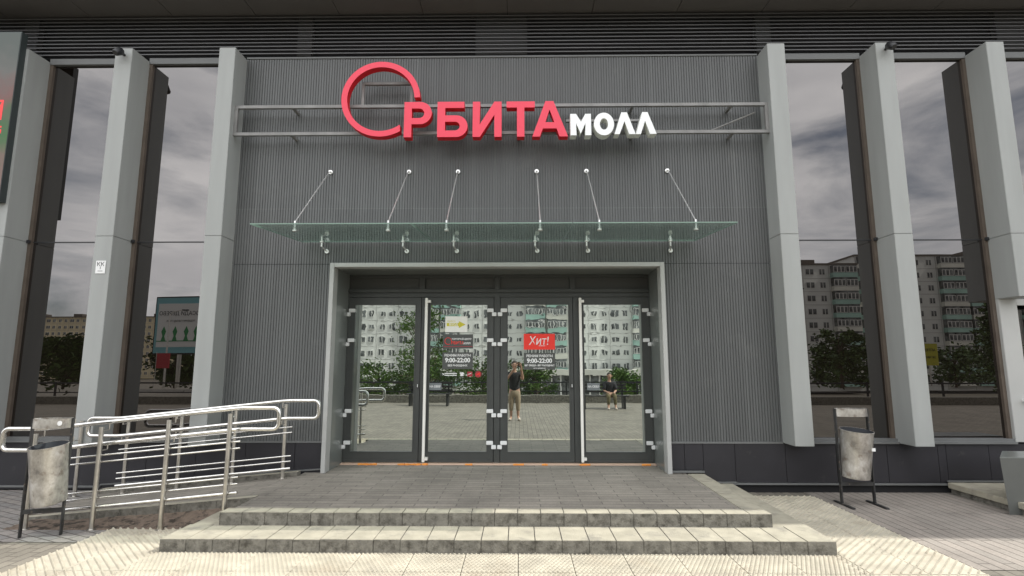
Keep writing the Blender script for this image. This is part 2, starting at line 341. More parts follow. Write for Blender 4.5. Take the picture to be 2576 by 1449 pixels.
# row in front of the steps (studs), y from -2.18 towards the camera
YF = -2.185
def inside(x, y, p): return True
tiles, studs = [], []
x = -3.02-T*2
cols = [(-3.02-2*T, -3.02-T, 'L'), (-3.02-T, -3.02, 'L')]
x = -3.02; k = 0
while x < 2.61: cols.append((x, min(x+T, 2.62), 'D')); x += T
cols[-1] = (cols[-1][0], 2.62, 'D')
cols += [(2.62, 2.62+T, 'R'), (2.62+T, 2.62+2*T, 'R')]
def fill(x0, y0, x1, y1, kind):
    if kind == 'D':
        s = .036; n = int((x1-x0-.02)/s); mm = int((y1-y0-.02)/s)
        for i in range(n+1):
            for j in range(mm+1):
                px = x0+.014+i*s+(s*.5 if j % 2 else 0); py = y0+.014+j*s
                if px < x1-.012 and py < y1-.012: studs.append((px, py, R(45), .0135, .012))
    else:
        sgn = 1 if kind == 'R' else -1; rs = .050; st = .021
        for i in range(-14, 26):
            for j in range(0, 60):
                u = -0.1+j*st; v = i*rs
                px = x0+u*math.cos(R(45))-v*math.sin(R(45))*1.0; py = (u*math.sin(R(45))+v*math.cos(R(45)))
                if sgn < 0: py = (y1-y0)-py
                py += y0
                if x0+.012 < px < x1-.012 and y0+.012 < py < y1-.012: studs.append((px, py, R(0), .0135, .013))
for r in range(3):
    for (x0, x1, kd) in cols:
        y1 = YF-r*T; y0 = y1-T; tiles.append((x0, y0, x1, y1)); fill(x0, y0, x1, y1, kd)
for c in range(2):      # side bands towards the wall
    y = YF; x0 = 2.62+c*T
    while y < -.35:
        tiles.append((x0, y, x0+T, min(y+T, -.2))); fill(x0, y, x0+T, min(y+T, -.2), 'R'); y += T
    y = YF; x0 = -3.02-(c+1)*T
    for ln in (T, .2):
        tiles.append((x0, y, x0+T, y+ln)); fill(x0, y, x0+T, y+ln, 'L'); y += ln
tile_sheet(tiles, studs, 'tactile_paving')
m = MB(); x = -3.02
while x < 2.60: m.box(x+.003, min(x+.2, 2.617)-.003, YF+.003, -2.19+.065, .003, .009); x += .2
# thin row of plain pavers between tactile tiles and the lower step
m = MB(); x = -3.0
while x < 2.60: m.box(x+.003, min(x+.2, 2.617)-.003, YF+.003, YF+.07, .003, .0085+random.uniform(0, .001)); x += .2
tag(m.build('step_edge_pavers', 'tilewarm'), kind='structure')

# ------------------------------------------------------------------ entrance steps, platform, ramp
LZ, PZ = .117, .23
YL, YP = -2.215, -1.83
def stone_row(m, x0, x1, ya, yb, z0, z1, w, jit=.002):
    x = x0
    while x < x1-.02:
        e = min(x+w, x1)
        if x1-e < .05: e = x1
        dz = random.uniform(-.0015, .0015); dy = random.uniform(-.003, .003)
        n0 = len(m.f)
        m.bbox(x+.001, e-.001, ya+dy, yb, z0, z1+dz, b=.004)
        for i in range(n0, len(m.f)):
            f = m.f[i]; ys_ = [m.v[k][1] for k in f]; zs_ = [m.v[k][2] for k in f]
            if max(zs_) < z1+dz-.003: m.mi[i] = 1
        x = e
lower = MB()
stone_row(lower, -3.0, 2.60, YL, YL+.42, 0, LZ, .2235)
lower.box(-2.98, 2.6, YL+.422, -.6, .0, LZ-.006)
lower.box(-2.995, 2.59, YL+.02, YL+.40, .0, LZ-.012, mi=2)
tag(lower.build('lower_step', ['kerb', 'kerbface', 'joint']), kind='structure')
tag(MB().box(2.262, 2.60, -.9, -.02, 0.001, LZ-.004).box(2.262, 2.6, YL+.42, -.9, 0, LZ-.003).build('lower_step_side', ['kerb']), kind='structure')
up = MB()
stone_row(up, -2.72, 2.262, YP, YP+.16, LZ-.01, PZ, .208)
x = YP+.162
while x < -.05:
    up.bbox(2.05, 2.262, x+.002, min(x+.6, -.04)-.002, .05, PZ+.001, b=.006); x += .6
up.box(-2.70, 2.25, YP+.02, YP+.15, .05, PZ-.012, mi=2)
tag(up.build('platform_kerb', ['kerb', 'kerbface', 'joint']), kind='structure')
pl = MB().add([(-2.66, YP+.163, PZ-.002), (2.047, YP+.163, PZ-.002), (2.047, .62, PZ-.002), (-2.66, .62, PZ-.002)], [(0, 1, 2, 3)])
pl.add([(-2.66, YP+.163, PZ-.002), (-2.66, YP+.163, 0), (-2.66, -.02, 0), (-2.66, -.02, PZ-.002)], [(0, 1, 2, 3)])
tag(pl.build('entrance_platform', 'pavp'), kind='structure')
# ramp along the wall, rising to the right
RX0, RX1, RZ0, RZ1 = -5.05, -2.662, .015, PZ-.003
def rz_(x): return max(.0, min(1, (x-RX0)/(RX1-RX0)))*(RZ1-RZ0)+RZ0
rp = MB()
vs = []
for x in (RX0, RX1):
    for y in (-1.20, -.22): vs.append((x, y, rz_(x)))
rp.add(vs, [(0, 2, 3, 1)])
tag(rp.build('ramp_surface', 'pavp'), kind='structure')
rk = MB()
x = RX0
while x < RX1-.02:
    e = min(x+.40, RX1)
    for (y0, y1, hh, up_) in ((-1.28, -1.195, .10, .006), (-.235, -.13, .10, .05)):
        a, b_ = x+.002, e-.002; za, zb = rz_(a)+up_, rz_(b_)+up_
        rk.add([(a, y0, za-hh), (b_, y0, zb-hh), (b_, y1, zb-hh), (a, y1, za-hh), (a, y0, za), (b_, y0, zb), (b_, y1, zb), (a, y1, za)],
               [(0, 3, 2, 1), (0, 1, 5, 4), (1, 2, 6, 5), (2, 3, 7, 6), (3, 0, 4, 7)], 1)
        rk.add([(a, y0, za+.0), (b_, y0, zb), (b_, y1, zb), (a, y1, za)], [(0, 1, 2, 3)], 0)
    x = e
tag(rk.build('ramp_kerb', ['kerb', 'kerbface'], recalc=False), kind='structure')
dm = MB(); nx, ny = 40, 8
vs = []; fs = []
for i in range(nx+1):
    for j in range(ny+1):
        X = -4.9+(2.2)*i/nx; Y = -1.60+.33*j/ny
        vs.append((X, Y, .004+(j/ny)**1.5*max(0, rz_(X)-.07)*.9+random.uniform(0, .014)*(1 if 0 < j else 0)))
for i in range(nx):
    for j in range(ny):
        a = i*(ny+1)+j; fs.append((a, a+ny+1, a+ny+2, a+1))
dm.add(vs, fs); tag(dm.build('bare_soil', 'dirt', smooth=True), kind='stuff', label='strip of bare broken soil below the ramp kerb', cat='soil')
# low side landing at the right edge
sl = MB()
y = -.95
sl.bbox(5.20, 5.40, -1.2, -.03, .07, .134, b=.005); sl.box(5.40, 8, -1.2, -.03, .07, .131); sl.box(5.235, 8, -1.15, -.03, .0, .069, mi=1)
tag(sl.build('side_landing', ['kerb', 'kerbface']), kind='structure')

# ------------------------------------------------------------------ the mall building
B = thing('mall_building', 'grey shopping mall front with ribbed cladding, light grey fins and tall bronze windows', 'building')
WX0, WX1 = -3.76, 3.26
PXL, PXR, PZT = -2.45, 1.87, 2.86
def ribs(m, x0, x1, z0, z1):
    p = .0352; x = x0; vs = []; prof = []
    while x < x1-.001:
        e = min(x+p, x1); prof += [(x, 0), (e-.011 if e-x > .02 else e, 0)]
        if e-x > .02: prof += [(e-.0085, .010), (e-.0025, .010)]
        x = e
    prof.append((x1, 0))
    n = len(prof)
    m.add([(a, b, z0) for a, b in prof]+[(a, b, z1) for a, b in prof], [(i, i+1, n+i+1, n+i) for i in range(n-1)])
rw = MB()
ribs(rw, WX0, WX1, PZT-.004, 5.74); ribs(rw, WX0, PXL, .607, PZT-.010); ribs(rw, PXR, WX1, .607, PZT-.010)
rw.build('ribbed_wall', 'rib', B, recalc=False)
# core behind everything (walls, roof)
core = MB()
core.box(-14, 22, .16, .19, 5.6, 6.42).box(-14, -2.45, .55, .62, 0, 6.4).box(1.87, 22, .55, .62, 0, 6.4)
core.box(-14, 22, 12, 12.2, 0, 6.4).box(-2.45, 1.87, .75, .8, 0, 6.4)
core.build('inner_wall', 'void', B)
MB().box(-14, 22, -.50, 12.3, 6.47, 6.60).box(-14, 22, -.52, -.50, 6.40, 6.62).build('roof', 'flash', B)
so_ = MB(); x = -.155-1.18*12
while x < 21: so_.box(x+.004, x+1.176, -.498, .155, 6.42, 6.44); x += 1.18
so_.build('soffit', 'soffit', B)
MB().box(-14, 22, -.49, .15, 6.445, 6.465).build('soffit_backing', 'void', B)
lv = MB(); z = 5.815
while z < 6.41:
    lv.add([(-14, -.005, z), (22, -.005, z), (22, -.005, z+.013), (-14, -.005, z+.013), (-14, .03, z+.012), (22, .03, z+.012), (22, .03, z+.023), (-14, .03, z+.023)],
           [(0, 3, 2, 1)[::-1], (0, 1, 5, 4)[::-1], (3, 2, 6, 7), (4, 5, 6, 7)[::-1]]); z += .0545
lv.build('louvre', 'slat', B)
for (a, b_) in ((-.60, .12), (-3.1, -2.9), (3.3, 3.5), (6.6, 7.4), (-7, -6.8)): MB().box(a, b_, .06, .15, 5.75, 6.42).build('louvre_post', 'void2', B)
tr = MB()
tr.box(WX0+.002, WX1-.002, -.012, .03, 5.74, 5.762)       # wall cap
tr.build('wall_cap', 'flash', B)
MB().box(WX0+.002, PXL-.002, -.015, .01, .585, .607).build('wall_flashing', 'flash', B); MB().box(PXR+.002, WX1-.002, -.015, .01, .585, .607).build('wall_flashing', 'flash', B)
# plinth
ph = MB()
def plinth(x0, x1, zb, first):
    x = first
    while x < x1:
        a, b_ = max(x, x0)+.003, min(x+.62, x1)-.003
        if b_-a > .02: ph.box(a, b_, -.005, .02, zb, .583)
        x += .62
plinth(PXR+.003, 2.27, .27, 1.42); plinth(2.27, 2.66, .135, 2.04); plinth(2.66, 5.24, .125, 2.66); plinth(5.24, 14, .16, 5.14)
ph.build('plinth', 'plinth', B); ph = MB()
plinth(-14, PXL-.003, .02, -14.58)
ph.build('plinth', 'plinth', B)
MB().box(-14, -2.45, .025, .05, 0, .6).build('plinth_backing', 'void', B); MB().box(1.87, 14, .025, .05, 0, .6).build('plinth_backing', 'void', B)
pf = MB()
pf.box(PXR+.003, 2.27, -.03, .02, .24, .262).box(2.27, 2.66, -.03, .02, .118, .133).box(2.5, 5.24, -.025, .02, .098, .120).box(5.21, 14, -.03, .02, .137, .155)
pf.build('plinth_flashing', 'flash', B); pf = MB()
pf.add([(-5.2, -.028, .07), (PXL-.01, -.028, .262), (PXL-.01, -.028, .278), (-5.2, -.028, .086), (-5.2, .0, .07), (PXL-.01, .0, .262), (PXL-.01, .0, .278), (-5.2, .0, .086)],
       [(0, 1, 2, 3), (3, 2, 6, 7), (0, 4, 5, 1)]).box(-14, -5.2, -.028, .02, .045, .066)
pf.build('plinth_flashing', 'flash', B)
# fins
def fin(x0, x1, zb=.595):
    m = MB(); zt = 5.73
    m.bbox(x0, x1, -.305, .05, zb, 3.165, b=.004); m.bbox(x0, x1, -.305, .05, 3.168, zt, b=.004)
    return m.build('facade_fin', 'pier', B)
fin(-3.976, -3.76); fin(-5.37, -5.14); fin(-6.77, -6.54); fin(-8.17, -7.94)
fin(3.26, 3.487); fin(4.667, 4.895); fin(6.10, 6.33, 2.38)
for k in range(5): fin(7.53+1.43*k, 7.755+1.43*k, 2.38 if k == 0 else .595)
# windows
def window(x0, x1, zb=.647):
    f = MB()
    f.box(x0, x0+.045, .03, .09, zb, 5.70).box(x1-.045, x1, .03, .09, zb, 5.70)
    f.box(x0+.045, x1-.045, .06, .085, 3.163, 3.177, mi=2)
    f.box(x0, x1, .02, .09, 5.695, 5.78, mi=1).box(x0, x1, -.005, .09, .612, zb, mi=1).box(x0, x1, -.04, .05, .588, .612, mi=1)
    f.box(x0+.005, x0+.04, .0, .03, 3.15, 3.19, mi=2).box(x1-.04, x1-.005, .0, .03, 3.15, 3.19, mi=2)
    fo = f.build('window', ['brown', 'flash', 'black'], B)
    MB().box(x0+.045, x1-.045, .070, .076, zb, 3.163).box(x0+.045, x1-.045, .070, .076, 3.177, 5.695).build('pane', 'pane_win', fo)
for a, b_ in ((-5.14, -3.976), (-6.54, -5.37), (-7.94, -6.77), (3.487, 4.667), (4.895, 6.10)): window(a, b_)
f = MB().box(6.33, 7.53, .02, .09, 5.695, 5.78, mi=1).box(6.33, 7.53, .02, .09, 2.38, 2.43, mi=1).box(6.33, 6.37, .03, .089, 2.43, 5.695); fo = f.build('window', ['brown', 'flash'], B)
MB().box(6.33, 7.53, .07, .076, 2.43, 5.695).build('pane', 'pane_win', fo)
for k in range(4): window(7.755+1.43*k, 8.96+1.43*k)
# right side portal (only its left jamb is in the picture)
sp = MB().bbox(6.10, 6.33, -.012, .5, .609, 2.378, b=.004).box(6.33, 7.53, -.01, .03, 2.30, 2.378)
spo = sp.build('side_portal', 'trim', B)
MB().box(6.36, 7.53, .30, .34, .14, 2.30).build('side_door', 'pane_win', spo)
hd = MB().tube([(6.22, -.12, 1.115), (6.62, -.12, 1.115)], .016, 10).box(6.235, 6.26, -.12, -.01, 1.10, 1.13).build('door_bar', 'white', spo)

# main entrance portal
P = MB()
t_ = .055
P.bbox(PXL, PXL+t_, -.06, .10, PZ-.002, PZT, b=.003); P.bbox(PXR-t_, PXR, -.06, .10, PZ-.002, PZT, b=.003)
P.bbox(PXL+t_+.001, PXR-t_-.001, -.06, .10, PZT-t_, PZT, b=.003)
po = P.build('entrance_portal', 'trim', B)
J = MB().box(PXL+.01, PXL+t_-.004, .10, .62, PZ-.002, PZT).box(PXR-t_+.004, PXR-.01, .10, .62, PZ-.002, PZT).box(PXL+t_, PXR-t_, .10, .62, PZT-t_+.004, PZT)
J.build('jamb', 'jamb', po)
XI0, XI1 = PXL+t_, PXR-t_
H = MB()
H.box(XI0, XI1, .585, .66, 2.49, 2.535).box(XI0, XI1, .575, .66, 2.555, 2.60).box(XI0, XI1, .60, .66, 2.535, 2.555)
H.box(XI0, XI1, .595, .66, 2.765, 2.805).box(XI0, XI0+.03, .59, .66, PZ, 2.49).box(XI1-.03, XI1, .59, .66, PZ, 2.49)
for c in (-1.36, -.305, .75): H.box(c-.035, c+.035, .58, .66, 2.60, 2.765)
H.box(-.345, -.266, .585, .66, PZ, 2.49)
H.build('transom_frame', 'doorfr', po)
MB().box(XI0, XI1, .625, .65, 2.60, 2.765).build('transom_panel', 'spandrel', po)
MB().box(XI0, XI1, .50, .62, PZ-.001, PZ+.014).build('threshold', 'orange_trim', po)
for (a, b_) in ((-2.15, -1.93), (-1.62, -1.33), (-1.29, -1.24), (-.72, -.64), (-.08, .04), (.30, .36), (.80, .92), (1.62, 1.72)):
    x = a; fm = MB()
    while x < b_:
        s_ = random.uniform(.010, .018)
        fm.tube([(x, .50+random.uniform(-.008, .004), PZ+.006), (x+.03, .497+random.uniform(-.012, .006), PZ+.008)], [s_*.8, s_], 7); x += .022
    fm.build('sealant_foam', 'foam', po, smooth=True)

def door(x0, x1, gx0, gx1, hinge, bar_x=None, lock_x=None):
    """leaf x0..x1, glass gx0..gx1, hinge side -1/+1"""
    f = MB(); y0, y1 = .592, .64; zb, zt = PZ+.02, 2.485
    g0, g1 = .385, 2.385
    f.box(x0+.003, gx0, y0, y1, zb, zt).box(gx1, x1-.003, y0, y1, zb, zt)
    f.box(gx0, gx1, y0, y1, zb, g0).box(gx0, gx1, y0, y1, g1, zt)
    for (a, b_, c, d) in ((gx0-.012, gx0+.004, g0, g1), (gx1-.004, gx1+.012, g0, g1)): f.box(a, b_, y0-.006, y0+.02, c, d)
    f.box(gx0-.012, gx1+.012, y0-.0055, y0+.02, g0-.012, g0+.004).box(gx0-.012, gx1+.012, y0-.0055, y0+.02, g1-.004, g1+.012)
    f.box(x0+.01, x1-.01, y0-.012, y0, zb+.002, zb+.03)
    d = f.build('door', 'doorfr', po)
    MB().box(gx0, gx1, y0+.014, y0+.02, g0, g1).build('pane', 'pane_door', d)
    ex = x0 if hinge < 0 else x1
    for hz in (2.28, 1.865, .904, .485):
        h = MB(); i = -hinge
        a = sorted((ex+i*.005, ex+i*.095)); b_ = sorted((ex-i*.035, ex+i*.028))
        h.bbox(a[0], a[1], y0-.028, y0, hz-.004, hz+.046, b=.005); h.bbox(b_[0], b_[1], y0-.034, y0, hz-.060, hz-.008, b=.005)
        h.box((b_[0]+b_[1])/2-.004, (b_[0]+b_[1])/2+.004, y0-.036, y0-.034, hz-.05, hz-.02)
        h.build('hinge', 'white', d)
    if bar_x is not None:
        b2 = MB().bbox(bar_x-.018, bar_x+.018, y0-.085, y0-.05, PZ+.03, 2.47, b=.006)
        for zz in (2.42, .30): b2.box(bar_x+.012, bar_x+.055, y0-.07, y0, zz-.015, zz+.02)
        b2.build('pull_bar', 'alu', d)
    if lock_x is not None:
        MB().bbox(lock_x-.012, lock_x+.012, y0-.01, y0, 1.22, 1.29, b=.008).build('lock', 'black', d)
        MB().bbox(lock_x-.005, lock_x+.005, y0-.016, y0-.009, 1.245, 1.285, b=.002).build('keyhole_plate', 'white', d)
door(-2.385, -1.367, -2.298, -1.447, -1, None, -1.395)
door(-1.365, -.350, -1.241, -.44, 1, -1.285, None)
door(-.262, .748, -.161, .69, -1, None, .722)
door(.750, 1.805, .895, 1.703, 1, .845, None)

# ------------------------------------------------------------------ roof sign letters
SG = thing('mall_sign', 'large red ОРБИТА and white МОЛЛ letters on a steel frame above the entrance', 'sign')
y0f = -.20
sf = MB(); b = .021
sf.box(WX0, WX1, y0f-b, y0f+b, 4.912, 4.952).box(WX0, WX1, y0f-b, y0f+b, 4.535, 4.575)
sf.box(WX0+.001, WX0+.044, y0f-b-.001, y0f+b+.001, 4.575, 4.912).box(WX1-.044, WX1-.001, y0f-b-.001, y0f+b+.001, 4.575, 4.912)
sf.box(-2.08, -1.40, y0f-b, y0f+b, 5.235, 5.268).box(-2.08, -2.045, y0f-b, y0f+b, 4.952, 5.235).box(-1.435, -1.40, y0f-b, y0f+b, 4.952, 5.235)
sf.box(.62, 1.66, y0f-b, y0f+b, 4.70, 4.73)
sf.tube([(2.46, y0f+.06, 4.57), (3.12, y0f+.06, 4.85)], .011, 6)
for xx in (-3.0, -1.5, 0, 1.5, 2.8):
    for zz in (4.555, 4.932): sf.box(xx-.018, xx+.018, y0f+b, -.001, zz-.015, zz+.015)
sf.build('support_frame', 'sframe', SG)
F0, F1 = -.385, -.275
def uv(pts): return [(-.9104+.0010594*u, 4.902-(v-129)*.0011465) for u, v in pts]
def letter(name, outline, holes=(), mf='red', ms='redside', y0=F0, y1=F1):
    """extruded letter with holes: triangulated front, side walls"""
    bm = bmesh.new(); rings = [outline]+list(holes); edges = []
    for r in rings:
        vv = [bm.verts.new((x, y0, z)) for x, z in r]
        edges += [bm.edges.new((vv[i], vv[(i+1) % len(vv)])) for i in range(len(vv))]
    res = bmesh.ops.triangle_fill(bm, use_beauty=True, use_dissolve=False, edges=edges, normal=(0, -1, 0))
    for f in bm.faces: f.material_index = 0
    ff = list(bm.faces)
    ex = bmesh.ops.extrude_face_region(bm, geom=ff, use_keep_orig=True)
    nv = [e for e in ex['geom'] if isinstance(e, bmesh.types.BMVert)]
    for v_ in nv: v_.co.y = y1
    for f in bm.faces:
        f.normal_update()
        if abs(f.normal.y) < .5: f.material_index = 1
    bmesh.ops.recalc_face_normals(bm, faces=bm.faces)
    me = bpy.data.meshes.new(name); bm.to_mesh(me); bm.free(); me.materials.append(M[mf]); me.materials.append(M[ms])
    o = bpy.data.objects.new(name, me); sc.collection.objects.link(o); o.parent = SG; return o
def arc(cx, cz, rx, rz, a0, a1, n=14): return [(cx+rx*math.cos(R(a0+(a1-a0)*i/n)), cz+rz*math.sin(R(a0+(a1-a0)*i/n))) for i in range(n+1)]
# ring of the letter O
ro = arc(-1.78, 4.949, .51, .512, 2, 301, 64); ri = arc(-1.78, 4.949, .435, .437, 306, 2, 60)
letter('ring_letter', ro+ri)
# Р
zt, zb_ = 4.902, 4.425
out = [(-1.47, zb_), (-1.373, zb_), (-1.373, 4.60)]+arc(-1.268, 4.751, .153, .151, -90, 90)+[(-1.47, zt)]
letter('letter', out, [[(-1.373, 4.683)]+arc(-1.278, 4.7485, .066, .0655, -90, 90)+[(-1.373, 4.814)]])
# Б
out = [(-1.043, zb_)]+arc(-.80, 4.571, .146, .146, -90, 90)+[(-.943, 4.717), (-.943, 4.818), (-.698, 4.818), (-.698, zt), (-1.043, zt)]
letter('letter', out, [[(-.943, 4.513)]+arc(-.815, 4.572, .060, .059, -90, 90)+[(-.943, 4.631)]])
letter('letter', uv([(303, 130), (392, 130), (388, 400), (565, 130), (652, 130), (652, 545), (565, 545), (565, 285), (392, 545), (303, 545)]))
letter('letter', uv([(712, 130), (1055, 130), (1055, 202), (928, 202), (928, 545), (838, 545), (838, 202), (712, 202)]))
letter('letter', uv([(1183, 128), (1280, 128), (1452, 545), (1350, 545), (1316, 450), (1150, 450), (1113, 545), (1022, 545)]), [uv([(1233, 228), (1290, 378), (1180, 378)])])
W_ = dict(mf='lwhite', ms='lwhites', y0=-.405, y1=-.275)
letter('letter', uv([(1480, 290), (1550, 290), (1607, 382), (1660, 290), (1728, 290), (1728, 540), (1655, 540), (1660, 400), (1602, 520), (1548, 400), (1552, 540), (1480, 540)]), **W_)
oc = uv([(1882, 410)])[0]
letter('letter', arc(oc[0], oc[1], .1275, .152, 0, 350, 35), [arc(oc[0], oc[1], .052, .076, 0, 348, 29)], **W_)
letter('letter', uv([(2093, 275), (2160, 275), (2256, 530), (2180, 530), (2128, 378), (2066, 530), (2005, 530)]), **W_)
letter('letter', uv([(2343, 273), (2407, 273), (2507, 528), (2428, 528), (2375, 376), (2318, 530), (2260, 530)]), **W_)

# ------------------------------------------------------------------ glass canopy
CG = thing('glass_canopy', 'greenish glass entrance canopy hung on six thin steel rods', 'canopy')
gm = bpy.data.materials.new('canopy_glass'); gm.use_nodes = True; t = gm.node_tree; t.nodes.clear(); K = t.links.new
o_ = N(t, 'ShaderNodeOutputMaterial'); tr_ = N(t, 'ShaderNodeBsdfTransparent'); tr_.inputs[0].default_value = (0.83, 0.88, 0.855, 1)
gl = N(t, 'ShaderNodeBsdfGlossy'); gl.inputs[0].default_value = (0.82, 0.90, 0.86, 1); gl.inputs['Roughness'].default_value = 0.03
df = N(t, 'ShaderNodeBsdfTranslucent'); df.inputs[0].default_value = (0.36, 0.43, 0.38, 1)
fr = N(t, 'ShaderNodeFresnel'); fr.inputs[0].default_value = 1.5; m1 = N(t, 'ShaderNodeMixShader'); m2 = N(t, 'ShaderNodeMixShader'); m1.inputs[0].default_value = 0.05
mn = N(t, 'ShaderNodeMath', operation='MINIMUM'); mn.inputs[1].default_value = 0.42
K(tr_.outputs[0], m1.inputs[1]); K(df.outputs[0], m1.inputs[2]); K(fr.outputs[0], mn.inputs[0]); K(mn.outputs[0], m2.inputs[0]); K(m1.outputs[0], m2.inputs[1]); K(gl.outputs[0], m2.inputs[2]); K(m2.outputs[0], o_.inputs[0])
M['cglass'] = gm
M['cedge'] = mat('glass_edge', (0.16, 0.25, 0.20), 0.2)
def cz_(y): return 3.14+(y+.05)/(1.38)*.12      # back 3.14 at y=-.05, front 3.02 at y=-1.43
for (a, b_) in ((-2.83, -1.135), (-1.125, .557), (.567, 2.275)):
    q = MB(); e = .006
    vs = [(x, y, cz_(y)+dz) for dz in (-e, e) for (x, y) in ((a, -1.43), (b_, -1.43), (b_, -.05), (a, -.05))]
    q.add(vs, [(0, 3, 2, 1), (4, 5, 6, 7)], 0); q.add(vs, [(0, 1, 5, 4), (1, 2, 6, 5), (2, 3, 7, 6), (3, 0, 4, 7)], 1)
    q.build('glass_panel', ['cglass', 'cedge'], CG)
for x in (-2.516, -1.465, -.81, .238, .898, 1.969):
    yr = -1.045; zc = cz_(yr)
    r = MB()
    r.tube([(x, -.001, 4.10), (x, -.022, 4.10)], .028, 14); r.tube([(x, -.02, 4.10), (x, -.06, 4.10)], .014, 8)
    r.tube([(x, -.05, 4.10), (x, yr, zc+.09)], .0065, 8); r.tube([(x, yr, zc+.10), (x, yr, zc-.015)], .011, 8)
    r.tube([(x, yr, zc-.007), (x, yr, zc-.020)], .026, 12)
    r.build('tie_rod', 'chrome', CG, smooth=True)
    k = MB(); yb = -.13; zc = cz_(yb)
    k.tube([(x+.0, -.001, 3.02), (x, -.025, 3.02)], .028, 14); k.tube([(x, -.001, 3.17), (x, -.022, 3.17)], .026, 14)
    k.tube([(x-.03, yb, zc+.05), (x-.03, yb, zc-.075)], .011, 8); k.tube([(x-.03, yb, zc-.007), (x-.03, yb, zc-.018)], .026, 12)
    k.tube([(x, -.02, 3.02), (x-.03, yb, zc-.070)], .010, 8); k.tube([(x, -.02, 3.17), (x-.03, yb, zc+.045)], .008, 8)
    k.build('wall_bracket', 'chrome', CG, smooth=True)

# ------------------------------------------------------------------ ramp railings
def railing(yp, yh, bases, label, x_off=0):
    Rl = thing('ramp_railing', label, 'railing', (0, 0, 0), group='stainless ramp railings')
    def zt(x):
        u = max(0, min(1, (x+4.72)/2.0)); return .925+.205*u
    for (x, zb) in bases:
        p = MB().tube([(x, yp, zb-.01), (x, yp, zt(x)-.04)], .0215, 12); p.tube([(x, yp, zb), (x, yp, zb+.012)], .04, 14)
        s = 1 if yh > yp else -1
        for dz in (0, -.205):
            p.tube([(x, yp, zt(x)-.075+dz*.92), (x+.0, yh, zt(x)-.075+dz*.92), (x, yh, zt(x)+dz-.01)], .006, 6)
        p.build('post', 'steel_dull', Rl, smooth=True)
    pts = []
    xl, xr = -5.10, -2.37
    c = .055
    def corner(cx, cz, a0, a1): return [(cx+c*math.cos(R(a)), yh, cz+c*math.sin(R(a))) for a in [a0+(a1-a0)*i/5 for i in range(6)]]
    pts += corner(xl+c, .925-c, 180, 90)+[(-4.74, yh, .925), (-4.68, yh, .929), (-2.78, yh, 1.126), (-2.70, yh, 1.13)]
    pts += corner(xr-c, 1.13-c, 90, 0)+corner(xr-c, .925+c, 0, -90)+[(-2.70, yh, .925), (-2.78, yh, .921), (-4.68, yh, .724), (-4.74, yh, .72)]+corner(xl+c, .72+c, -90, -180)
    MB().tube(pts, .0225, 12, closed=True).build('handrail', 'steel', Rl, smooth=True)
    for dz, r in ((.815, .009), (.752, .009), (.482, .009), (.42, .009), (.338, .0165)):
        o = yp+(.028 if yh > yp else -.028)
        MB().tube([(-4.76, o, dz-.2), (-2.70, o, dz+.004)], r, 10).build('bar', 'steel', Rl, smooth=True)
railing(-1.60, -1.50, [(-4.69, .0), (-4.05, 0), (-3.395, 0), (-2.80, PZ if False else .117)], 'stainless steel handrail on the near side of the ramp, beside the left litter bin')
railing(-.33, -.43, [(-4.69, .04), (-4.05, .10), (-3.40, .16), (-2.80, .215), (-5.26, .0)], 'stainless steel handrail on the wall side of the ramp')

# ------------------------------------------------------------------ litter bins
def litter_bin(loc, rz, label, feet=True, ty=3, off=(0, -.03)):
    Bn = thing('litter_bin', label, 'litter bin', loc, rz, 'street litter bins')
    fr = MB(); hw = .182
    for s in (-1, 1):
        fr.bbox(s*hw-.008, s*hw+.008, -.022, .022, .0, 1.05, b=.003)
        if feet: fr.bbox(s*hw-.018, s*hw+.018, -.22, .14, 0, .018, b=.003)
    fr.box(-hw+.008, hw-.008, -.018, -.004, .205, .245)
    fr.build('frame', 'binblack', Bn)
    n = 36; bd = MB(); tilt = Matrix.Translation((off[0], off[1], .56))@Matrix.Rotation(R(6), 4, 'X')@Matrix.Rotation(R(ty), 4, 'Y')@Matrix.Translation((0, 0, -.56))
    def ring(rx, ry, z): return [tilt@Vector((rx*math.cos(2*math.pi*i/n), ry*math.sin(2*math.pi*i/n)-.0, z)) for i in range(n)]
    z0, z1 = .30, .82
    prof = [(.148, z0), (.153, z0+.012), (.150, z0+.03), (.158, .55), (.166, z1-.02), (.172, z1-.006), (.172, z1), (.164, z1)]
    vs = []
    for r, z in prof: vs += ring(r, r, z-0.0)
    fs = []
    for k in range(len(prof)-1):
        for i in range(n): fs.append((k*n+i, k*n+(i+1) % n, (k+1)*n+(i+1) % n, (k+1)*n+i))
    bd.add(vs, fs)
    bo = bd.build('bin_body', 'bin1', Bn, smooth=True, recalc=False)
    ins = MB(); vs = ring(.163, .163, z1-.002)+ring(.146, .146, z0+.02); fs = [(i, n+i, n+(i+1) % n, (i+1) % n) for i in range(n)]+[tuple(range(n, 2*n))]
    ins.add(vs, fs).build('liner', 'binin', bo, smooth=True, recalc=False)
    hd = MB(); sg = 18; pr = []
    for i in range(sg+1):
        a = R(180+180*i/sg); pr.append((hw*1.0*math.cos(a), .085*math.sin(a)))
    vs = []
    for (x, y) in pr: vs += [(x, y, .965), (x, y, 1.05), (x*.985, y*.96+.003, 1.05), (x*.985, y*.96+.003, .965)]
    fs = []
    for i in range(sg):
        for k in range(4): a = i*4+k; b_ = i*4+(k+1) % 4; fs.append((a, b_, b_+4, a+4))
    hd.add(vs, fs)
    pr2 = [(x, -y*.6) for x, y in pr]; vs = []
    for (x, y) in pr2: vs += [(x, y, .975), (x, y, 1.055), (x*.985, y*.96, 1.055), (x*.985, y*.96, .975)]
    hd.add(vs, fs)
    hd.build('hood_band', 'bin1', Bn, smooth=True)
    return Bn
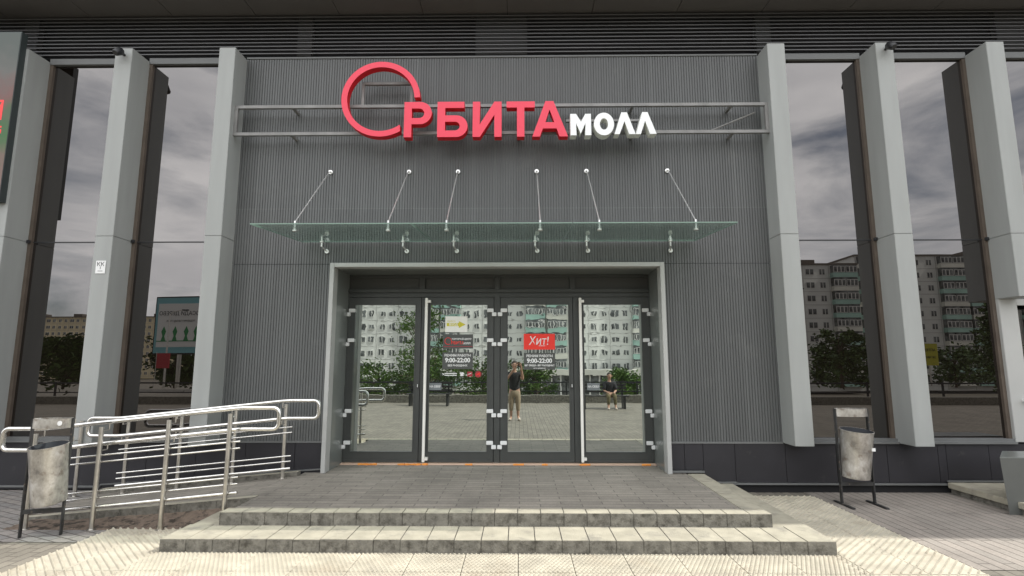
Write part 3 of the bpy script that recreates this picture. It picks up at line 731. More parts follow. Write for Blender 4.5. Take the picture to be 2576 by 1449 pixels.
b1 = litter_bin((3.79, -.56, .004), 0, 'worn metal litter bin standing on the grey pavers under the right windows')
MB().bbox(.10, .14, -.165, -.158, .60, .635, b=.001).build('sticker', 'white', b1)
b2 = litter_bin((-4.37, -1.79, .004), R(17), 'dented metal litter bin leaning in front of the ramp railing', feet=False, ty=-4, off=(.04, -.05))
b2.scale = (.86, 1, 1)
MB().tube([(.10, -.080, 1.01), (.10, -.0835, 1.01)], .022, 14).build('sticker', 'white', b2)

# ------------------------------------------------------------------ right edge planter box
pb = MB()
pb.add([(5.105, -.96, 0), (6.6, -1.02, 0), (6.6, -.62, 0), (5.50, -.56, 0), (5.065, -.97, .575), (6.6, -1.03, .575), (6.6, -.61, .575), (5.46, -.55, .575)],
       [(0, 1, 5, 4), (1, 2, 6, 5), (2, 3, 7, 6), (3, 0, 4, 7), (0, 3, 2, 1)])
pbo = pb.build('metal_box', 'planter')
tag(pbo, 'dark grey sheet metal box standing at the right edge by the low landing', 'box')
MB().add([(5.062, -.974, .576), (6.6, -1.034, .576), (6.6, -.606, .576), (5.46, -.546, .576), (5.062, -.974, .586), (6.6, -1.034, .586), (6.6, -.606, .586), (5.46, -.546, .586)], [(0, 3, 2, 1), (4, 5, 6, 7), (0, 1, 5, 4), (1, 2, 6, 5), (2, 3, 7, 6), (3, 0, 4, 7)]).build('lid', 'jamb', pbo)

# ------------------------------------------------------------------ LED screen, plate, spotlights
scm = bpy.data.materials.new('led_screen_picture'); scm.use_nodes = True; t = scm.node_tree; t.nodes.clear(); K = t.links.new
o_ = N(t, 'ShaderNodeOutputMaterial'); em = N(t, 'ShaderNodeEmission'); em.inputs[1].default_value = 0.85
co = N(t, 'ShaderNodeTexCoord'); sp_ = N(t, 'ShaderNodeSeparateXYZ'); n = N(t, 'ShaderNodeTexNoise'); n.inputs['Scale'].default_value = 6; n.inputs['Detail'].default_value = 6
ad = N(t, 'ShaderNodeMath', operation='MULTIPLY_ADD'); ad.inputs[1].default_value = .5
mr = N(t, 'ShaderNodeMapRange'); mr.inputs['From Min'].default_value = 3.6; mr.inputs['From Max'].default_value = 6.0
r = N(t, 'ShaderNodeValToRGB'); e = r.color_ramp.elements
e[0].position = 0; e[0].color = (.34, .28, .25, 1); e[1].position = 1; e[1].color = (.19, .21, .20, 1)
for p_, c_ in ((.30, (.30, .22, .20)), (.47, (.13, .24, .13)), (.58, (.16, .22, .15)), (.70, (.30, .19, .18)), (.84, (.24, .24, .23))):
    q = e.new(p_); q.color = (*c_, 1)
K(co.outputs['Object'], n.inputs['Vector']); K(co.outputs['Object'], sp_.inputs[0]); K(n.outputs[0], ad.inputs[0]); K(sp_.outputs[2], ad.inputs[2]); K(ad.outputs[0], mr.inputs[0])
K(mr.outputs[0], r.inputs[0]); K(r.outputs[0], em.inputs[0]); K(em.outputs[0], o_.inputs[0])
M['screen'] = scm
scr = MB().box(-9.2, -6.575, -.395, -.306, 3.60, 5.92).build('led_screen', 'screenside')
tag(scr, 'large video screen in a dark housing cut by the left edge', 'screen')
MB().box(-9.19, -6.585, -.399, -.396, 3.61, 5.91).build('display', 'screen', scr)
redglow = bpy.data.materials.new('screen_red'); redglow.use_nodes = True
redglow.node_tree.nodes['Principled BSDF'].inputs['Emission Color'].default_value = (1, .06, .06, 1); redglow.node_tree.nodes['Principled BSDF'].inputs['Emission Strength'].default_value = .45
redglow.node_tree.nodes['Principled BSDF'].inputs['Base Color'].default_value = (.6, .03, .03, 1); M['redglow'] = redglow
text('ДОМ', .34, 'redglow', scr, -6.67, -.401, 4.80, 'lettering', align='RIGHT', bold=.012)
MB().box(-7.4, -6.67, -.404, -.400, 4.50, 4.555).box(-7.4, -6.67, -.404, -.400, 4.58, 4.60).build('underline', 'redglow', scr)
kp = thing('notice_plate', 'small white КК plate fixed to a fin of the left facade', 'plate', (-5.255, -.307, 2.765))
MB().bbox(-.062, .062, -.006, 0, -.082, .082, b=.002).build('plate', 'white', kp)
text('КК', .075, 'black', kp, 0, -.0075, .035, ext=.0005); text('1', .05, 'black', kp, 0, -.0075, -.012, ext=.0005)
MB().box(-.03, .03, -.0085, -.006, -.052, -.047).build('rule', 'black', kp)
def spot(x, label):
    s = thing('spotlight', label, 'spotlight', (x, -.305, 5.60), group='spotlights on the fins')
    MB().tube([(0, 0, .03), (0, -.06, .03)], .018, 10).build('arm', 'black', s, smooth=True)
    MB().tube([(0, -.045, .06), (0, -.075, .04), (0.0, -.15, -.02), (0.0, -.165, -.035)], [.03, .052, .045, .03], 14).build('head', 'black', s, smooth=True)
spot(-5.245, 'black spotlight at the top of the fin left of the entrance wall')
spot(4.79, 'black spotlight at the top of the fin right of the entrance wall')

# ------------------------------------------------------------------ door stickers
YS = .604
def sticker(name, label, x0, x1, z0, z1, m, group=None):
    s = thing(name, label, 'sticker', (0, 0, 0), group=group)
    MB().box(x0, x1, YS-.003, YS-.0005, z0, z1).build('backing', m, s); return s
s = sticker('entrance_sticker', 'white sticker with a yellow arrow on the left door pair', -1.03, -.72, 2.0, 2.22, 'stickwhite')
ar = [(-1.01, 2.083), (-.84, 2.083), (-.84, 2.057), (-.745, 2.105), (-.84, 2.153), (-.84, 2.127), (-1.01, 2.127)]
MB().prism(ar, YS-.0045, YS-.003).build('arrow', 'stickyel', s)
text('ВХОД', .042, 'stickwhite', s, -.915, YS-.005, 2.105, ext=.0004, bold=.001)
text('Орбита', .032, 'stickyel', s, -.945, YS-.004, 2.152, ext=.0004)
s = sticker('mall_logo_sticker', 'dark sticker with the red and white mall logo above the left opening hours', -1.06, -.64, 1.772, 1.968, 'signgrey')
MB().tube([(-.985+.046*math.cos(R(a)), YS-.0045, 1.875+.046*math.sin(R(a))) for a in range(0, 301, 15)], .0045, 5).build('ring', 'stickred', s)
text('РБИТА', .055, 'stickred', s, -.855, YS-.004, 1.848, ext=.0005, bold=.0012); text('МОЛЛ', .034, 'white', s, -.728, YS-.004, 1.843, ext=.0005, bold=.0015)
text('ТОРГОВЫЙ ЦЕНТР', .030, 'white', s, -.80, YS-.004, 1.902, ext=.0005, bold=.001)
MB().box(-1.052, -.648, YS-.0045, YS-.003, 1.795, 1.803).build('stripe', 'darkred', s)
def hours(x0, x1, z0, z1, label, l3, l4=None):
    s = sticker('opening_hours_sticker', label, x0, x1, z0, z1, 'signgrey', 'opening hours stickers'); c = (x0+x1)/2; h = z1-z0
    text('РЕЖИМ РАБОТЫ', .044, 'white', s, c, YS-.004, z1-.19*h, ext=.0005, bold=.0014)
    text('9:00-22:00', .083, 'white', s, c, YS-.004, z1-.48*h, ext=.0005, bold=.003, sx=.98)
    text(l3, .033 if l4 is None else .028, 'white', s, c, YS-.004, z1-.79*h if l4 is None else z1-.75*h, ext=.0005, bold=.0012)
    if l4: text(l4, .018, 'white', s, c, YS-.004, z1-.91*h, ext=.0005, bold=.0005)
hours(-1.062, -.64, 1.49, 1.72, 'grey opening hours sticker below the mall logo on the left door pair', 'БЕЗ ВЫХОДНЫХ')
s = sticker('shop_sticker', 'bright red Хит! sticker on the right door pair', .064, .497, 1.757, 1.975, 'stickred')
text('Хит!', .165, 'white', s, .272, YS-.004, 1.872, ext=.0005, bold=.0, shear=.12, sx=.85)
MB().box(.272, .36, YS-.0045, YS-.003, 1.806, 1.812).build('underline', 'white', s)
hours(.064, .497, 1.482, 1.712, 'grey opening hours sticker below the red Хит! sticker', 'БЕЗ ОБЕДА - БЕЗ ВЫХОДНЫХ', 'касса, информация')
s = thing('pictogram_strip', 'row of small pictogram stickers under the left opening hours', 'sticker')
MB().box(-1.03, -.86, YS-.003, YS-.0005, 1.425, 1.437).box(-1.03, -.86, YS-.003, YS-.0005, 1.400, 1.412).prism([(-1.065, 1.44), (-1.03, 1.42), (-1.065, 1.40), (-1.05, 1.42)], YS-.003, YS-.0005).build('text_icon', 'white', s)
MB().prism([(-.815, 1.395), (-.765, 1.395), (-.772, 1.42), (-.755, 1.43), (-.775, 1.45), (-.79, 1.44), (-.805, 1.45), (-.822, 1.43), (-.808, 1.42)], YS-.003, YS-.0005).build('ice_cream_icon', 'white', s)
MB().box(-.715, -.645, YS-.003, YS-.0005, 1.39, 1.455).build('red_square_icon', 'darkred', s)
MB().prism([(-.705, 1.413), (-.66, 1.43), (-.655, 1.44), (-.70, 1.422)], YS-.0045, YS-.003).build('stroke', 'white', s)
MB().prism([(-.565+.044*math.cos(R(a)), 1.42+.044*math.sin(R(a))) for a in range(0, 360, 18)], YS-.003, YS-.0005).build('no_dogs_icon', 'darkred', s)
MB().prism([(-.59, 1.395), (-.583, 1.395), (-.58, 1.41), (-.555, 1.415), (-.552, 1.395), (-.545, 1.395), (-.545, 1.425), (-.54, 1.445), (-.552, 1.44), (-.585, 1.425)], YS-.0045, YS-.003).build('dog', 'stickred', s)
for (x0, lab) in ((-1.243, 'small grey НА СЕБЯ sticker beside the left pull bar'), (.93, 'small grey НА СЕБЯ sticker beside the right pull bar')):
    s = sticker('pull_sticker', lab, x0, x0+.175, 1.205, 1.30, mat('pull_sticker_grey', (.17, .19, .20), .5), 'pull stickers')
    text('НА СЕБЯ', .036, 'white', s, x0+.087, YS-.004, 1.252, ext=.0005, bold=.0012)

# ------------------------------------------------------------------ the far side of the square (seen mirrored in the glass)
M['block'] = mat('apartment_panel', (0.82, 0.83, 0.80), 0.9, var=0.08, vscale=.12)
M['blockjoint'] = mat('panel_joint', (0.48, 0.48, 0.46), 0.9)
M['teal'] = mat('balcony_teal', (0.36, 0.55, 0.49), 0.8, var=0.15, vscale=.3)
M['balc'] = mat('balcony_pale', (0.68, 0.68, 0.62), 0.8, var=0.15, vscale=.3)
M['winf'] = mat('apartment_window_frame', (0.72, 0.72, 0.70), 0.6)
M['wing'] = mat('apartment_window_glass', (0.14, 0.15, 0.15), 0.2, var=.9, vscale=.8)
M['cream'] = mat('cream_block', (0.80, 0.70, 0.48), 0.9, var=0.08, vscale=.1)
M['roofm'] = mat('roof_edge', (0.16, 0.14, 0.12), 0.9)
wm_ = {}
def win_mesh(wd, h, key):
    if key in wm_: return wm_[key]
    m = MB().box(-wd/2, wd/2, 0, .08, 0, h, mi=0)
    k = 3 if wd > 2 else 2; s = wd/k
    for i in range(k): m.box(-wd/2+s*i+.09, -wd/2+s*(i+1)-.09, .08, .09, .1, h-.1, mi=1)
    o = m.build('window', ['winf', 'wing']); me = o.data; bpy.data.objects.remove(o); wm_[key] = me; return me
def block(x0, x1, yf, z0, floors, label, wall='block', bay=6.2, fh=3.0, depth=14, pattern='WWB', skip=0, gable=False, roof_h=1.6):
    o = thing('apartment_block', label, 'apartment block', ((x0+x1)/2, yf, z0)); hx = (x1-x0)/2; H_ = floors*fh+1.0
    MB().box(-hx, hx, -depth, 0, 0, H_).build('wall', wall, o)
    j = MB()
    for f in range(floors+1): j.box(-hx, hx, 0, .03, f*fh+.9, f*fh+1.0)
    nb = int((x1-x0)/bay)
    for i in range(nb+1): j.box(-hx+i*bay-.05, -hx+i*bay+.05, 0, .035, 0, H_)
    j.build('panel_joint', 'blockjoint', o)
    rf = MB().box(-hx-.3, hx+.3, -depth-.3, .3, H_, H_+.35)
    n = max(1, nb//3)
    for i in range(n): rf.box(-hx+(i+.5)*2*hx/n-2, -hx+(i+.5)*2*hx/n+2, -9, -4, H_+.35, H_+.35+roof_h)
    rf.build('roof', 'roofm', o)
    cnt = 0; ww = []
    for i in range(nb):
        kd = pattern[i % len(pattern)]; cx = -hx+(i+.5)*bay
        if kd == 'B':
            for f in range(skip, floors):
                z = 1.0+f*fh
                MB().box(cx-bay*.46, cx+bay*.46, 0, 1.3, z, z+1.05).build('balcony', 'teal' if (f+i) % 3 else 'balc', o)
                ww.append((cx-bay*.23, 1.25, z+1.1, bay*.42)); ww.append((cx+bay*.23, 1.25, z+1.1, bay*.42))
            MB().box(cx-bay*.44, cx+bay*.44, 0, 1.22, 1.0+skip*fh, 1+floors*fh-.25).build('balcony_glazing', 'wing', o)
        else:
            for f in range(skip, floors):
                z = 1.7+f*fh; ww.append((cx-bay*.24, .0, z, 1.9 if i % 2 else 1.3)); ww.append((cx+bay*.24, .0, z, 1.3))
    random.shuffle(ww)
    for (x, y, z, wd) in ww[:100]:
        q = bpy.data.objects.new('window', win_mesh(wd, 1.4, wd)); sc.collection.objects.link(q); q.parent = o; q.location = (x, y+.01, z)
    m = MB()
    for (x, y, z, wd) in ww[100:]:
        m.box(x-wd/2, x+wd/2, y+.01, y+.09, z, z+1.4, mi=0); k = 3 if wd > 2 else 2; s_ = wd/k
        for i in range(k): m.box(x-wd/2+s_*i+.09, x-wd/2+s_*(i+1)-.09, y+.09, y+.10, z+.1, z+1.3, mi=1)
    if m.v: tag(m.build('windows', ['winf', 'wing'], o), kind='stuff')
    return o
block(-72.2, 50.3, -117, -4.3, 10, 'long white nine storey apartment block across the square with green balconies', pattern='BBWWW', bay=4.9)
block(58, 76, -114, -4.3, 9, 'narrow pale apartment block with green roof band at the right end of the square', pattern='WWB', bay=5.9)
block(79, 141, -119, -4.3, 10, 'tall pale apartment block with continuous balconies at the far right of the square', pattern='BBW')
block(-236, -160, -240, -5, 9, 'cream apartment block far away to the left beyond the trees', wall='cream', pattern='WWW', bay=5.6)
# shop storey in front of the main block
sh = thing('shop_pavilion', 'low white shop storey with a curved glazed front at the foot of the long block', 'shop', (16, -108, -5.0))
MB().box(-22, 26, -5, 3, 4.2, 5.4).build('roof', 'balc', sh); MB().box(-21.5, 25.5, -5, 2.2, 0, 4.2).build('shop_front', 'wing', sh)
mm = MB()
for i in range(24): mm.box(-21.5+2*i, -21.2+2*i, 2.2, 2.4, 0, 4.2)
mm.build('mullions', 'winf', sh)

# trees
def leafmat(name, a, b_):
    m = bpy.data.materials.new(name); m.use_nodes = True; t = m.node_tree; b = t.nodes['Principled BSDF']; b.inputs['Roughness'].default_value = .6
    co = N(t, 'ShaderNodeTexCoord'); n = N(t, 'ShaderNodeTexNoise'); n.inputs['Scale'].default_value = 1.5; n.inputs['Detail'].default_value = 4
    r = N(t, 'ShaderNodeValToRGB'); r.color_ramp.elements[0].position = .35; r.color_ramp.elements[0].color = (*a, 1); r.color_ramp.elements[1].position = .65; r.color_ramp.elements[1].color = (*b_, 1)
    t.links.new(co.outputs['Object'], n.inputs['Vector']); t.links.new(n.outputs[0], r.inputs[0]); t.links.new(r.outputs[0], b.inputs['Base Color']); return m
M['leaf'] = leafmat('leaf_green', (.06, .12, .022), (.16, .27, .05)); M['leafd'] = leafmat('leaf_dark', (.025, .05, .015), (.10, .165, .04))
M['bark'] = mat('bark', (.10, .075, .055), .95, var=.3, vscale=5)
def tree_meshes(h, r, n, seed, conifer=False, leaf=.28, trunk_h=.25):
    rn = random.Random(seed); t = MB()
    t.tube([(0, 0, 0), (.05, .03, h*.3), (-.04, .05, h*.6), (0, 0, h*.92)], [h*.022+.04, h*.017+.03, h*.010+.02, .015], 8)
    cl = []
    if not conifer:
        for i in range(34):
            a = rn.uniform(0, 6.28); z = rn.uniform(trunk_h, .97)*h; rr = r*math.sqrt(max(.05, 1-((z/h-.48)/.54)**2))*rn.uniform(.3, 1.15)
            e = Vector((math.cos(a)*rr, math.sin(a)*rr, z)); st = Vector((0, 0, z*.72)); cl.append((e, r*rn.uniform(.14, .34)))
            t.tube([st, (st+e)/2+Vector((0, 0, .1)), e], [h*.006+.015, .02, .01], 5)
    else:
        for i in range(60):
            z = (.08+.9*i/60)*h; rr = r*(1-z/h)**.85; a = i*2.4
            for q in (.45, .75, 1): cl.append((Vector((math.cos(a)*rr*q, math.sin(a)*rr*q, z-.12*rr*q)), .10+.16*rr))
    f = MB(); per = max(3, n//len(cl))
    for (c, s) in cl:
        for k in range(per):
            d = Vector((rn.gauss(0, 1), rn.gauss(0, 1), rn.gauss(0, .8)))*s*.6; p = c+d
            u = Vector((rn.gauss(0, 1), rn.gauss(0, 1), rn.gauss(0, .6))).normalized(); v = u.orthogonal().normalized()
            q = leaf*rn.uniform(.6, 1.2); f.add([p-u*q, p-v*q*.5, p+u*q, p+v*q*.5], [(0, 1, 2, 3)])
    return t, f
def tree(name, loc, h, r, n, seed, label, conifer=False, leaf=.28, lm='leaf', group='trees round the square', cat='tree', trunk_h=.16):
    o = thing(name, label, cat, loc, group=group); t, f = tree_meshes(h, r, n, seed, conifer, leaf, trunk_h)
    t.build('trunk', 'bark', o, smooth=True); f.build('crown', lm, o, recalc=False); return o
tree('deciduous_tree', (34.5, -52, -1.0), 6.2, 2.7, 3600, 1, 'round dense tree mirrored in the first window right of the entrance', trunk_h=.1, leaf=.24, lm='leafd')
tree('conifer_tree', (48, -48, -1.0), 10.5, 3.0, 4200, 2, 'dark spruce mirrored in the second window right of the entrance', True, leaf=.22, lm='leafd')
tree('deciduous_tree', (-5.0, -19, -.4), 4.7, 1.5, 3200, 3, 'thin airy tree mirrored in the leftmost door', leaf=.075)
for i, (x, y, h, r) in enumerate(((-6.6, -17.5, 1.75, 1.2), (-4.3, -17, 2.2, 1.5), (-1.7, -17.2, 2.1, 1.5), (.75, -16.6, 1.9, .9), (4.9, -17, 1.5, .9), (7.0, -17, 1.4, 1.0))):
    tree('shrub', (x, y, -.25), h, r, 3200, 20+i, ('leafy green shrub mirrored in the doors, ' + ('farthest left of its row', 'second from the left of its row', 'behind the seated figures', 'behind the man with the phone', 'beside the bench', 'farthest right of its row')[i]), leaf=.08, group='shrubs along the square', cat='shrub', trunk_h=.1)
for i, (x, y, h, r) in enumerate(((-58, -62, 6.2, 4.2), (-64, -70, 6.6, 4.2), (-75, -66, 5.8, 4.0), (-45, -64, 6.4, 3.8), (-50, -75, 7.6, 4), (-38, -70, 7, 4), (-84, -80, 7.5, 4.4), (-95, -84, 7.5, 5))):
    tree('deciduous_tree', (x, y, -1.6), h, r, 2000, 40+i, 'leafy tree in the belt left of the billboard, ' + ('nearest the road', 'behind the nearest one', 'low and wide', 'beside the billboard post', 'tallest beside the billboard', 'behind the billboard', 'leftmost tall one', 'farthest left')[i], leaf=.42, lm='leafd')
for i, (x, y, h) in enumerate(((22, -60, 4), (28, -62, 4.5), (42, -66, 4.5), (56, -64, 5), (64, -66, 5.5))):
    tree('deciduous_tree', (x, y, -1.4), h, 2.6, 1300, 60+i, 'low tree in front of the pale blocks on the right, ' + ('first', 'second', 'third', 'fourth', 'last')[i]+' from the left', leaf=.3, lm='leafd')

# low wall at the end of the square
lw = MB().box(-60, 70, -14.6, -14.2, 0, .30)
tag(lw.build('low_wall', 'kerbface'), 'long low concrete wall closing the far side of the square', 'wall')
fe = thing('metal_fence', 'long dark metal fence standing behind the low wall of the square', 'fence', (0, -15.2, -.06))
MB().box(-40, 50, -.02, .02, .82, .88).box(-40, 50, -.02, .02, .45, .49).build('rail', 'black', fe)
for i in range(31): MB().box(-40.03+3*i, -39.97+3*i, -.03, .03, 0, .9).build('post', 'black', fe)
# billboard
bb = thing('billboard', 'large white and teal billboard about planting trees across the road', 'billboard', (-37.3, -52, -1.0), R(8))
MB().box(-3.3, 3.3, -.5, -.05, 3.6, 10.0).build('housing', 'black', bb)
M['bteal'] = mat('billboard_teal', (.22, .50, .55), .6); M['bgreen'] = mat('billboard_green', (.04, .26, .09), .6)
MB().box(-3.15, 3.15, -.05, 0, 3.75, 9.85).build('border', 'bteal', bb); MB().box(-2.85, 2.85, 0, .02, 4.4, 9.2).build('poster', 'white', bb)
text('ПОСАДИ ДЕРЕВО', .62, 'black', bb, 0, .03, 8.1, rx=90, rz=180, ext=.005)
text('подарим городу парк', .34, 'black', bb, 0, .03, 7.3, rx=90, rz=180, ext=.005)
gg = MB().box(-2.85, 2.85, .02, .03, 5.0, 5.1)
for x in (-2, -.6, .8, 2.0): gg.prism([(x-.3, 5.1), (x+.3, 5.1), (x+.12, 5.6), (x+.3, 6.1), (x, 6.7), (x-.3, 6.1), (x-.12, 5.6)], .02, .03)
gg.build('picture', 'bgreen', bb); MB().tube([(0, -.25, 0), (0, -.25, 3.6)], .22, 12).build('post', 'steel_dull', bb)
yb_ = thing('billboard', 'small yellow notice board in front of the pale blocks on the right', 'billboard', (45.5, -54, -.8), 0)
M['byel'] = mat('board_yellow', (.45, .42, .04), .6)
MB().box(-1.0, 1.0, -.1, 0, 2.2, 4.6).build('board', 'byel', yb_); MB().tube([(0, -.05, 0), (0, -.05, 2.2)], .08, 8).build('post', 'steel_dull', yb_)
text('АПТЕКА', .38, 'black', yb_, 0, .01, 3.9, rx=90, rz=180, ext=.005); text('24 ЧАСА', .36, 'black', yb_, 0, .01, 3.1, rx=90, rz=180, ext=.005)
# street lamps
def lamp(x, y, h, label):
    o = thing('street_lamp', label, 'street lamp', (x, y, -.8), group='street lamps round the square')
    MB().tube([(0, 0, 0), (0, 0, h)], [.11, .06], 8).build('pole', 'steel_dull', o); MB().tube([(0, 0, h), (.3, 0, h+.4), (1.3, 0, h+.6)], .04, 6).build('arm', 'steel_dull', o)
    MB().bbox(1.2, 1.8, -.12, .12, h+.52, h+.64, b=.03).build('lamp_head', 'black', o)
lamp(-34, -45, 7, 'grey street lamp beside the big billboard'); lamp(31.5, -56, 10.5, 'tall street lamp behind the round dense tree'); lamp(-58, -50, 7, 'grey street lamp standing by the tree belt')
# red shop flag stand
fl = thing('banner', 'red advertising banner on a thin pole by the road', 'banner', (-31.6, -40, -.4)); MB().tube([(0, 0, 0), (0, 0, 3.0)], .03, 6).build('pole', 'steel_dull', fl); MB().box(.04, 1.2, -.02, .02, 1.6, 2.9).build('cloth', 'darkred', fl)

# bench
def bench(x, y, label):
    o = thing('park_bench', label, 'bench', (x, y, 0), group='benches on the square')
    s = MB()
    for i in range(4): s.bbox(-.85, .85, -.2+.11*i, -.11+.11*i, .43, .46, b=.005)
    s.build('seat', 'binblack', o); k = MB()
    for i in range(3): k.bbox(-.85, .85, -.27-.02*i, -.24-.02*i, .54+.12*i, .62+.12*i, b=.005)
    k.build('backrest', 'binblack', o)
    for q in (-.7, .7): MB().box(q-.03, q+.03, -.24, .22, 0, .43).box(q-.03, q+.03, -.30, -.24, .0, .85).build('leg', 'black', o)
bench(3.0, -11.4, 'dark slatted bench mirrored in the right door'); bench(-3.4, -12.6, 'dark slatted bench mirrored in the left doors')

# people -----------------------------------------------------------------
M['skin'] = mat('skin', (.50, .30, .21), .55); M['hair'] = mat('hair', (.03, .02, .015), .7); M['shirt'] = mat('black_tshirt', (.016, .016, .018), .85)
M['khaki'] = mat('khaki_trousers', (.36, .29, .20), .85, var=.1, vscale=8); M['shoe'] = mat('pale_shoes', (.6, .52, .45), .7); M['jacket'] = mat('dark_jacket', (.02, .02, .025), .85); M['camo'] = mat('olive_trousers', (.14, .12, .06), .9, var=.4, vscale=14)
def skin_mesh(name, verts, edges, radii, m, parent, sub=1, root=0):
    me = bpy.data.meshes.new(name); me.from_pydata([Vector(v) for v in verts], edges, []); me.update()
    o = bpy.data.objects.new(name, me); sc.collection.objects.link(o)
    md = o.modifiers.new('s', 'SKIN'); md.use_smooth_shade = True
    sv = me.skin_vertices[0].data if me.skin_vertices else None
    if sv is None:
        bm = bmesh.new(); bm.from_mesh(me); bm.verts.layers.skin.verify(); bm.to_mesh(me); bm.free(); sv = me.skin_vertices[0].data
    for i, r in enumerate(radii): sv[i].radius = r if isinstance(r, tuple) else (r, r); sv[i].use_root = (i == root)
    ms = o.modifiers.new('u', 'SUBSURF'); ms.levels = sub; ms.render_levels = sub
    dg = bpy.context.evaluated_depsgraph_get(); me2 = bpy.data.meshes.new_from_object(o.evaluated_get(dg)); bpy.data.objects.remove(o)
    me2.materials.clear(); me2.materials.append(M[m]); o = bpy.data.objects.new(name, me2); sc.collection.objects.link(o); o.parent = parent; return o
def chain(V, E, Rr, pts, start=None):
    prev = start
    for p, r in pts:
        V.append(p); Rr.append(r); i = len(V)-1
        if prev is not None: E.append((prev, i))
        prev = i
    return prev
def person(loc, rz, label, seated=False, phone=False, top='shirt', legs='khaki'):
    """facing +Y, local metres; about 1.62 m tall"""
    o = thing('person', label, 'person', loc, rz)
    V, E, Rr = [], [], []
    hz = .47 if seated else .86
    chain(V, E, Rr, [((0, 0, hz), (.115, .085))]); pel = 0
    sp1 = chain(V, E, Rr, [((0, -.01, hz+.14), (.115, .085)), ((0, 0, hz+.30), (.125, .09)), ((0, .0, hz+.42), (.09, .065))], pel); chest = sp1
    neck = chain(V, E, Rr, [((0, .01, hz+.51), .05), ((0, .02, hz+.57), .05)], chest)
    head = chain(V, E, Rr, [((0, .035, hz+.63), (.068, .085)), ((0, .03, hz+.70), (.075, .09)), ((0, .02, hz+.75), (.05, .06))], neck)
    hands = []
    for s in (-1, 1):
        sh_ = chain(V, E, Rr, [((s*.15, 0, hz+.41), .048)], chest)
        if phone: el = ((s*.23, .14, hz+.26), .04); wr = ((s*.08+.10, .30, hz+.60), .027); hn = ((s*.06+.11, .335, hz+.665), (.034, .018)); fdir = Vector((-s*.3, .05, 1))
        elif seated: el = ((s*.21, .06, hz+.16), .04); wr = ((s*.12, .27, hz+.13), .028); hn = ((s*.10, .345, hz+.115), (.036, .02)); fdir = Vector((-s*.2, 1, -.3))
        else: el = ((s*.22, -.02, hz+.16), .04); wr = ((s*.23, .04, hz-.06), .028); hn = ((s*.23, .05, hz-.13), (.02, .036)); fdir = Vector((0, .1, -1))
        w_ = chain(V, E, Rr, [el, wr, hn], sh_)
        c = Vector(hn[0]); hands.append((s, c, fdir.normalized()))
        if seated: kn = ((s*.11, .42, hz+.0), .062); an = ((s*.12, .44, .09), .038); ft = ((s*.13, .56, .035), .035)
        else: kn = ((s*.095, .02, hz*.53), .058); an = ((s*.10, -.01, .09), .036); ft = ((s*.12, .13, .03), .033)
        th = ((s*.09, 0.02 if not seated else .10, hz-.06 if not seated else hz), .085)
        hl = ((s*.10, an[0][1]-.03, .035), .035)
        chain(V, E, Rr, [th, kn, an, ft], pel)
    skin_mesh('body', V, E, Rr, 'skin', o, 1)
    # hands: palm ends in four fingers and a thumb
    for (s, c, d) in hands:
        side = d.cross(Vector((0, 1, 0))); side = side.normalized() if side.length > .2 else Vector((1, 0, 0)); hv, he, hr = [], [], []
        chain(hv, he, hr, [(c-d*.03, (.028, .016)), (c+d*.02, (.034, .014))])
        for k, ln in enumerate((.050, .065, .070, .060)):
            b0 = c+d*.035+side*(.027-.018*k); bend = Vector((0, .3, 0))
            chain(hv, he, hr, [(b0, .0085), (b0+(d+bend*.3).normalized()*ln*.5, .008), (b0+(d+bend*.3).normalized()*ln*.5+(d+bend).normalized()*ln*.5, .007)], 1)
        chain(hv, he, hr, [(c+side*.04, .010), (c+side*.058+d*.035, .008)], 0)
        skin_mesh('hand', hv, he, hr, 'skin', o, 1)
    hm = MB(); n = 14
    for k in range(0, 7):
        a = R(-10+k*16.5); 
        for i in range(n):
            b_ = 2*math.pi*i/n; hm.v.append((.086*math.cos(a)*math.cos(b_), .0+.10*math.cos(a)*math.sin(b_)-.012, hz+.71+.10*math.sin(a)+(.02 if math.sin(b_) > .3 and k < 2 else 0)))
    for k in range(6):
        for i in range(n): hm.f.append((k*n+i, k*n+(i+1) % n, (k+1)*n+(i+1) % n, (k+1)*n+i)); hm.mi.append(0)
    hm.build('hair', 'hair', o, smooth=True)
    fc = MB()
    for s in (-1, 1): fc.tube([(s*.03, .108, hz+.69), (s*.03, .114, hz+.69)], .008, 8, mi=1)
    fc.tube([(0, .11, hz+.68), (0, .132, hz+.655), (0, .118, hz+.645)], [.008, .013, .01], 8, mi=0); fc.tube([(-.022, .112, hz+.622), (0, .118, hz+.62), (.022, .112, hz+.622)], .005, 6, mi=2)
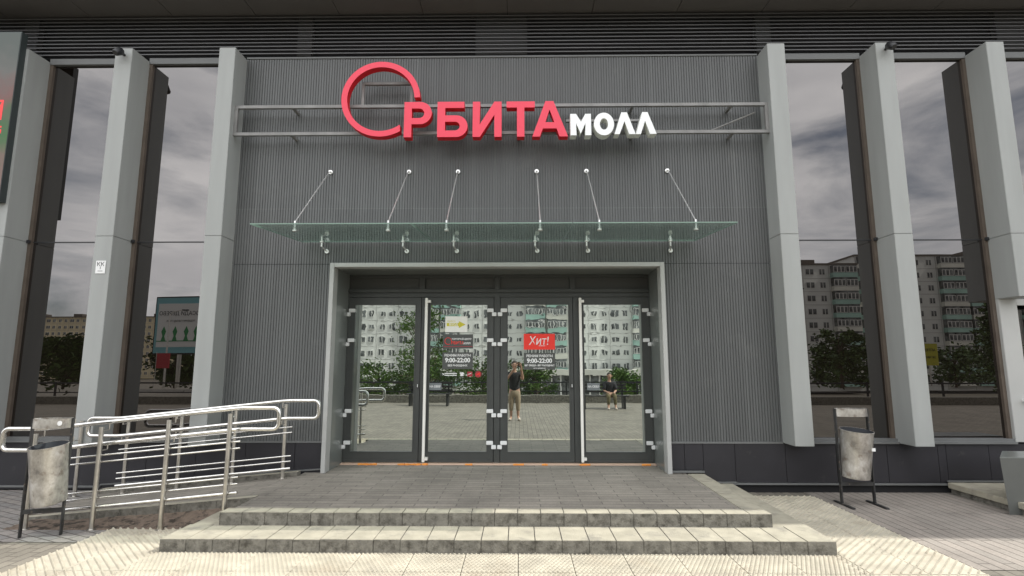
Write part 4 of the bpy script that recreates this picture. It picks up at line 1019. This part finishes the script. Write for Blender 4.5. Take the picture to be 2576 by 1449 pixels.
    for s in (-1, 1): fc.tube([(s*.078, .02, hz+.70), (s*.088, .012, hz+.68), (s*.080, .02, hz+.65)], [.010, .014, .008], 6)
    fc.build('face', ['skin', 'black', 'darkred'], o, smooth=True)
    V, E, Rr = [], [], []
    chain(V, E, Rr, [((0, 0, hz-.09), (.15, .125)), ((0, 0, hz+.02), (.165, .13))]); ch = chain(V, E, Rr, [((0, -.01, hz+.15), (.155, .12)), ((0, 0, hz+.31), (.175, .13)), ((0, 0, hz+.45), (.13, .095))], 1)
    for s in (-1, 1):
        if phone: e1 = (s*.205, .085, hz+.325)
        elif seated: e1 = (s*.215, .10, hz+.17)
        else: e1 = (s*.205, -.01, hz+.25)
        chain(V, E, Rr, [((s*.15, 0, hz+.42), .088), (e1, .068)], ch)
    skin_mesh(top, V, E, Rr, top, o, 1).name = 't_shirt' if top == 'shirt' else 'jacket'
    V, E, Rr = [], [], []
    chain(V, E, Rr, [((0, 0, hz+.04), (.155, .12)), ((0, .01, hz-.05), (.15, .115))])
    for s in (-1, 1):
        if seated: chain(V, E, Rr, [((s*.09, .10, hz), .095), ((s*.11, .42, hz), .075), ((s*.12, .435, .14), .055)], 0)
        else: chain(V, E, Rr, [((s*.09, .02, hz-.14), .095), ((s*.095, .02, hz*.53), .075), ((s*.10, 0, .24), .058)], 1)
    skin_mesh('trousers', V, E, Rr, legs, o, 1)
    for s in (-1, 1):
        ay = .44 if seated else -.01
        V, E, Rr = [], [], []
        chain(V, E, Rr, [((s*.12, ay-.03, .045), .045), ((s*.125, ay+.07, .045), (.045, .04)), ((s*.13, ay+.17, .032), (.04, .03))]); skin_mesh('shoe', V, E, Rr, 'shoe', o, 1)
    if phone:
        p = MB().bbox(.075, .150, .325, .334, hz+.62, hz+.76, b=.003); po_ = p.build('phone', 'black'); po_.location = Vector(loc)
        tag(po_, 'black phone held up by the person in the black T-shirt', 'phone')
    return o
person((-.13, -7.30, 0), 0, 'person in black T-shirt and khaki trousers holding up a phone, standing', phone=True)
person((3.2, -11.35, 0), 0, 'person in a dark jacket and olive trousers sitting on the bench', seated=True, top='jacket', legs='camo')
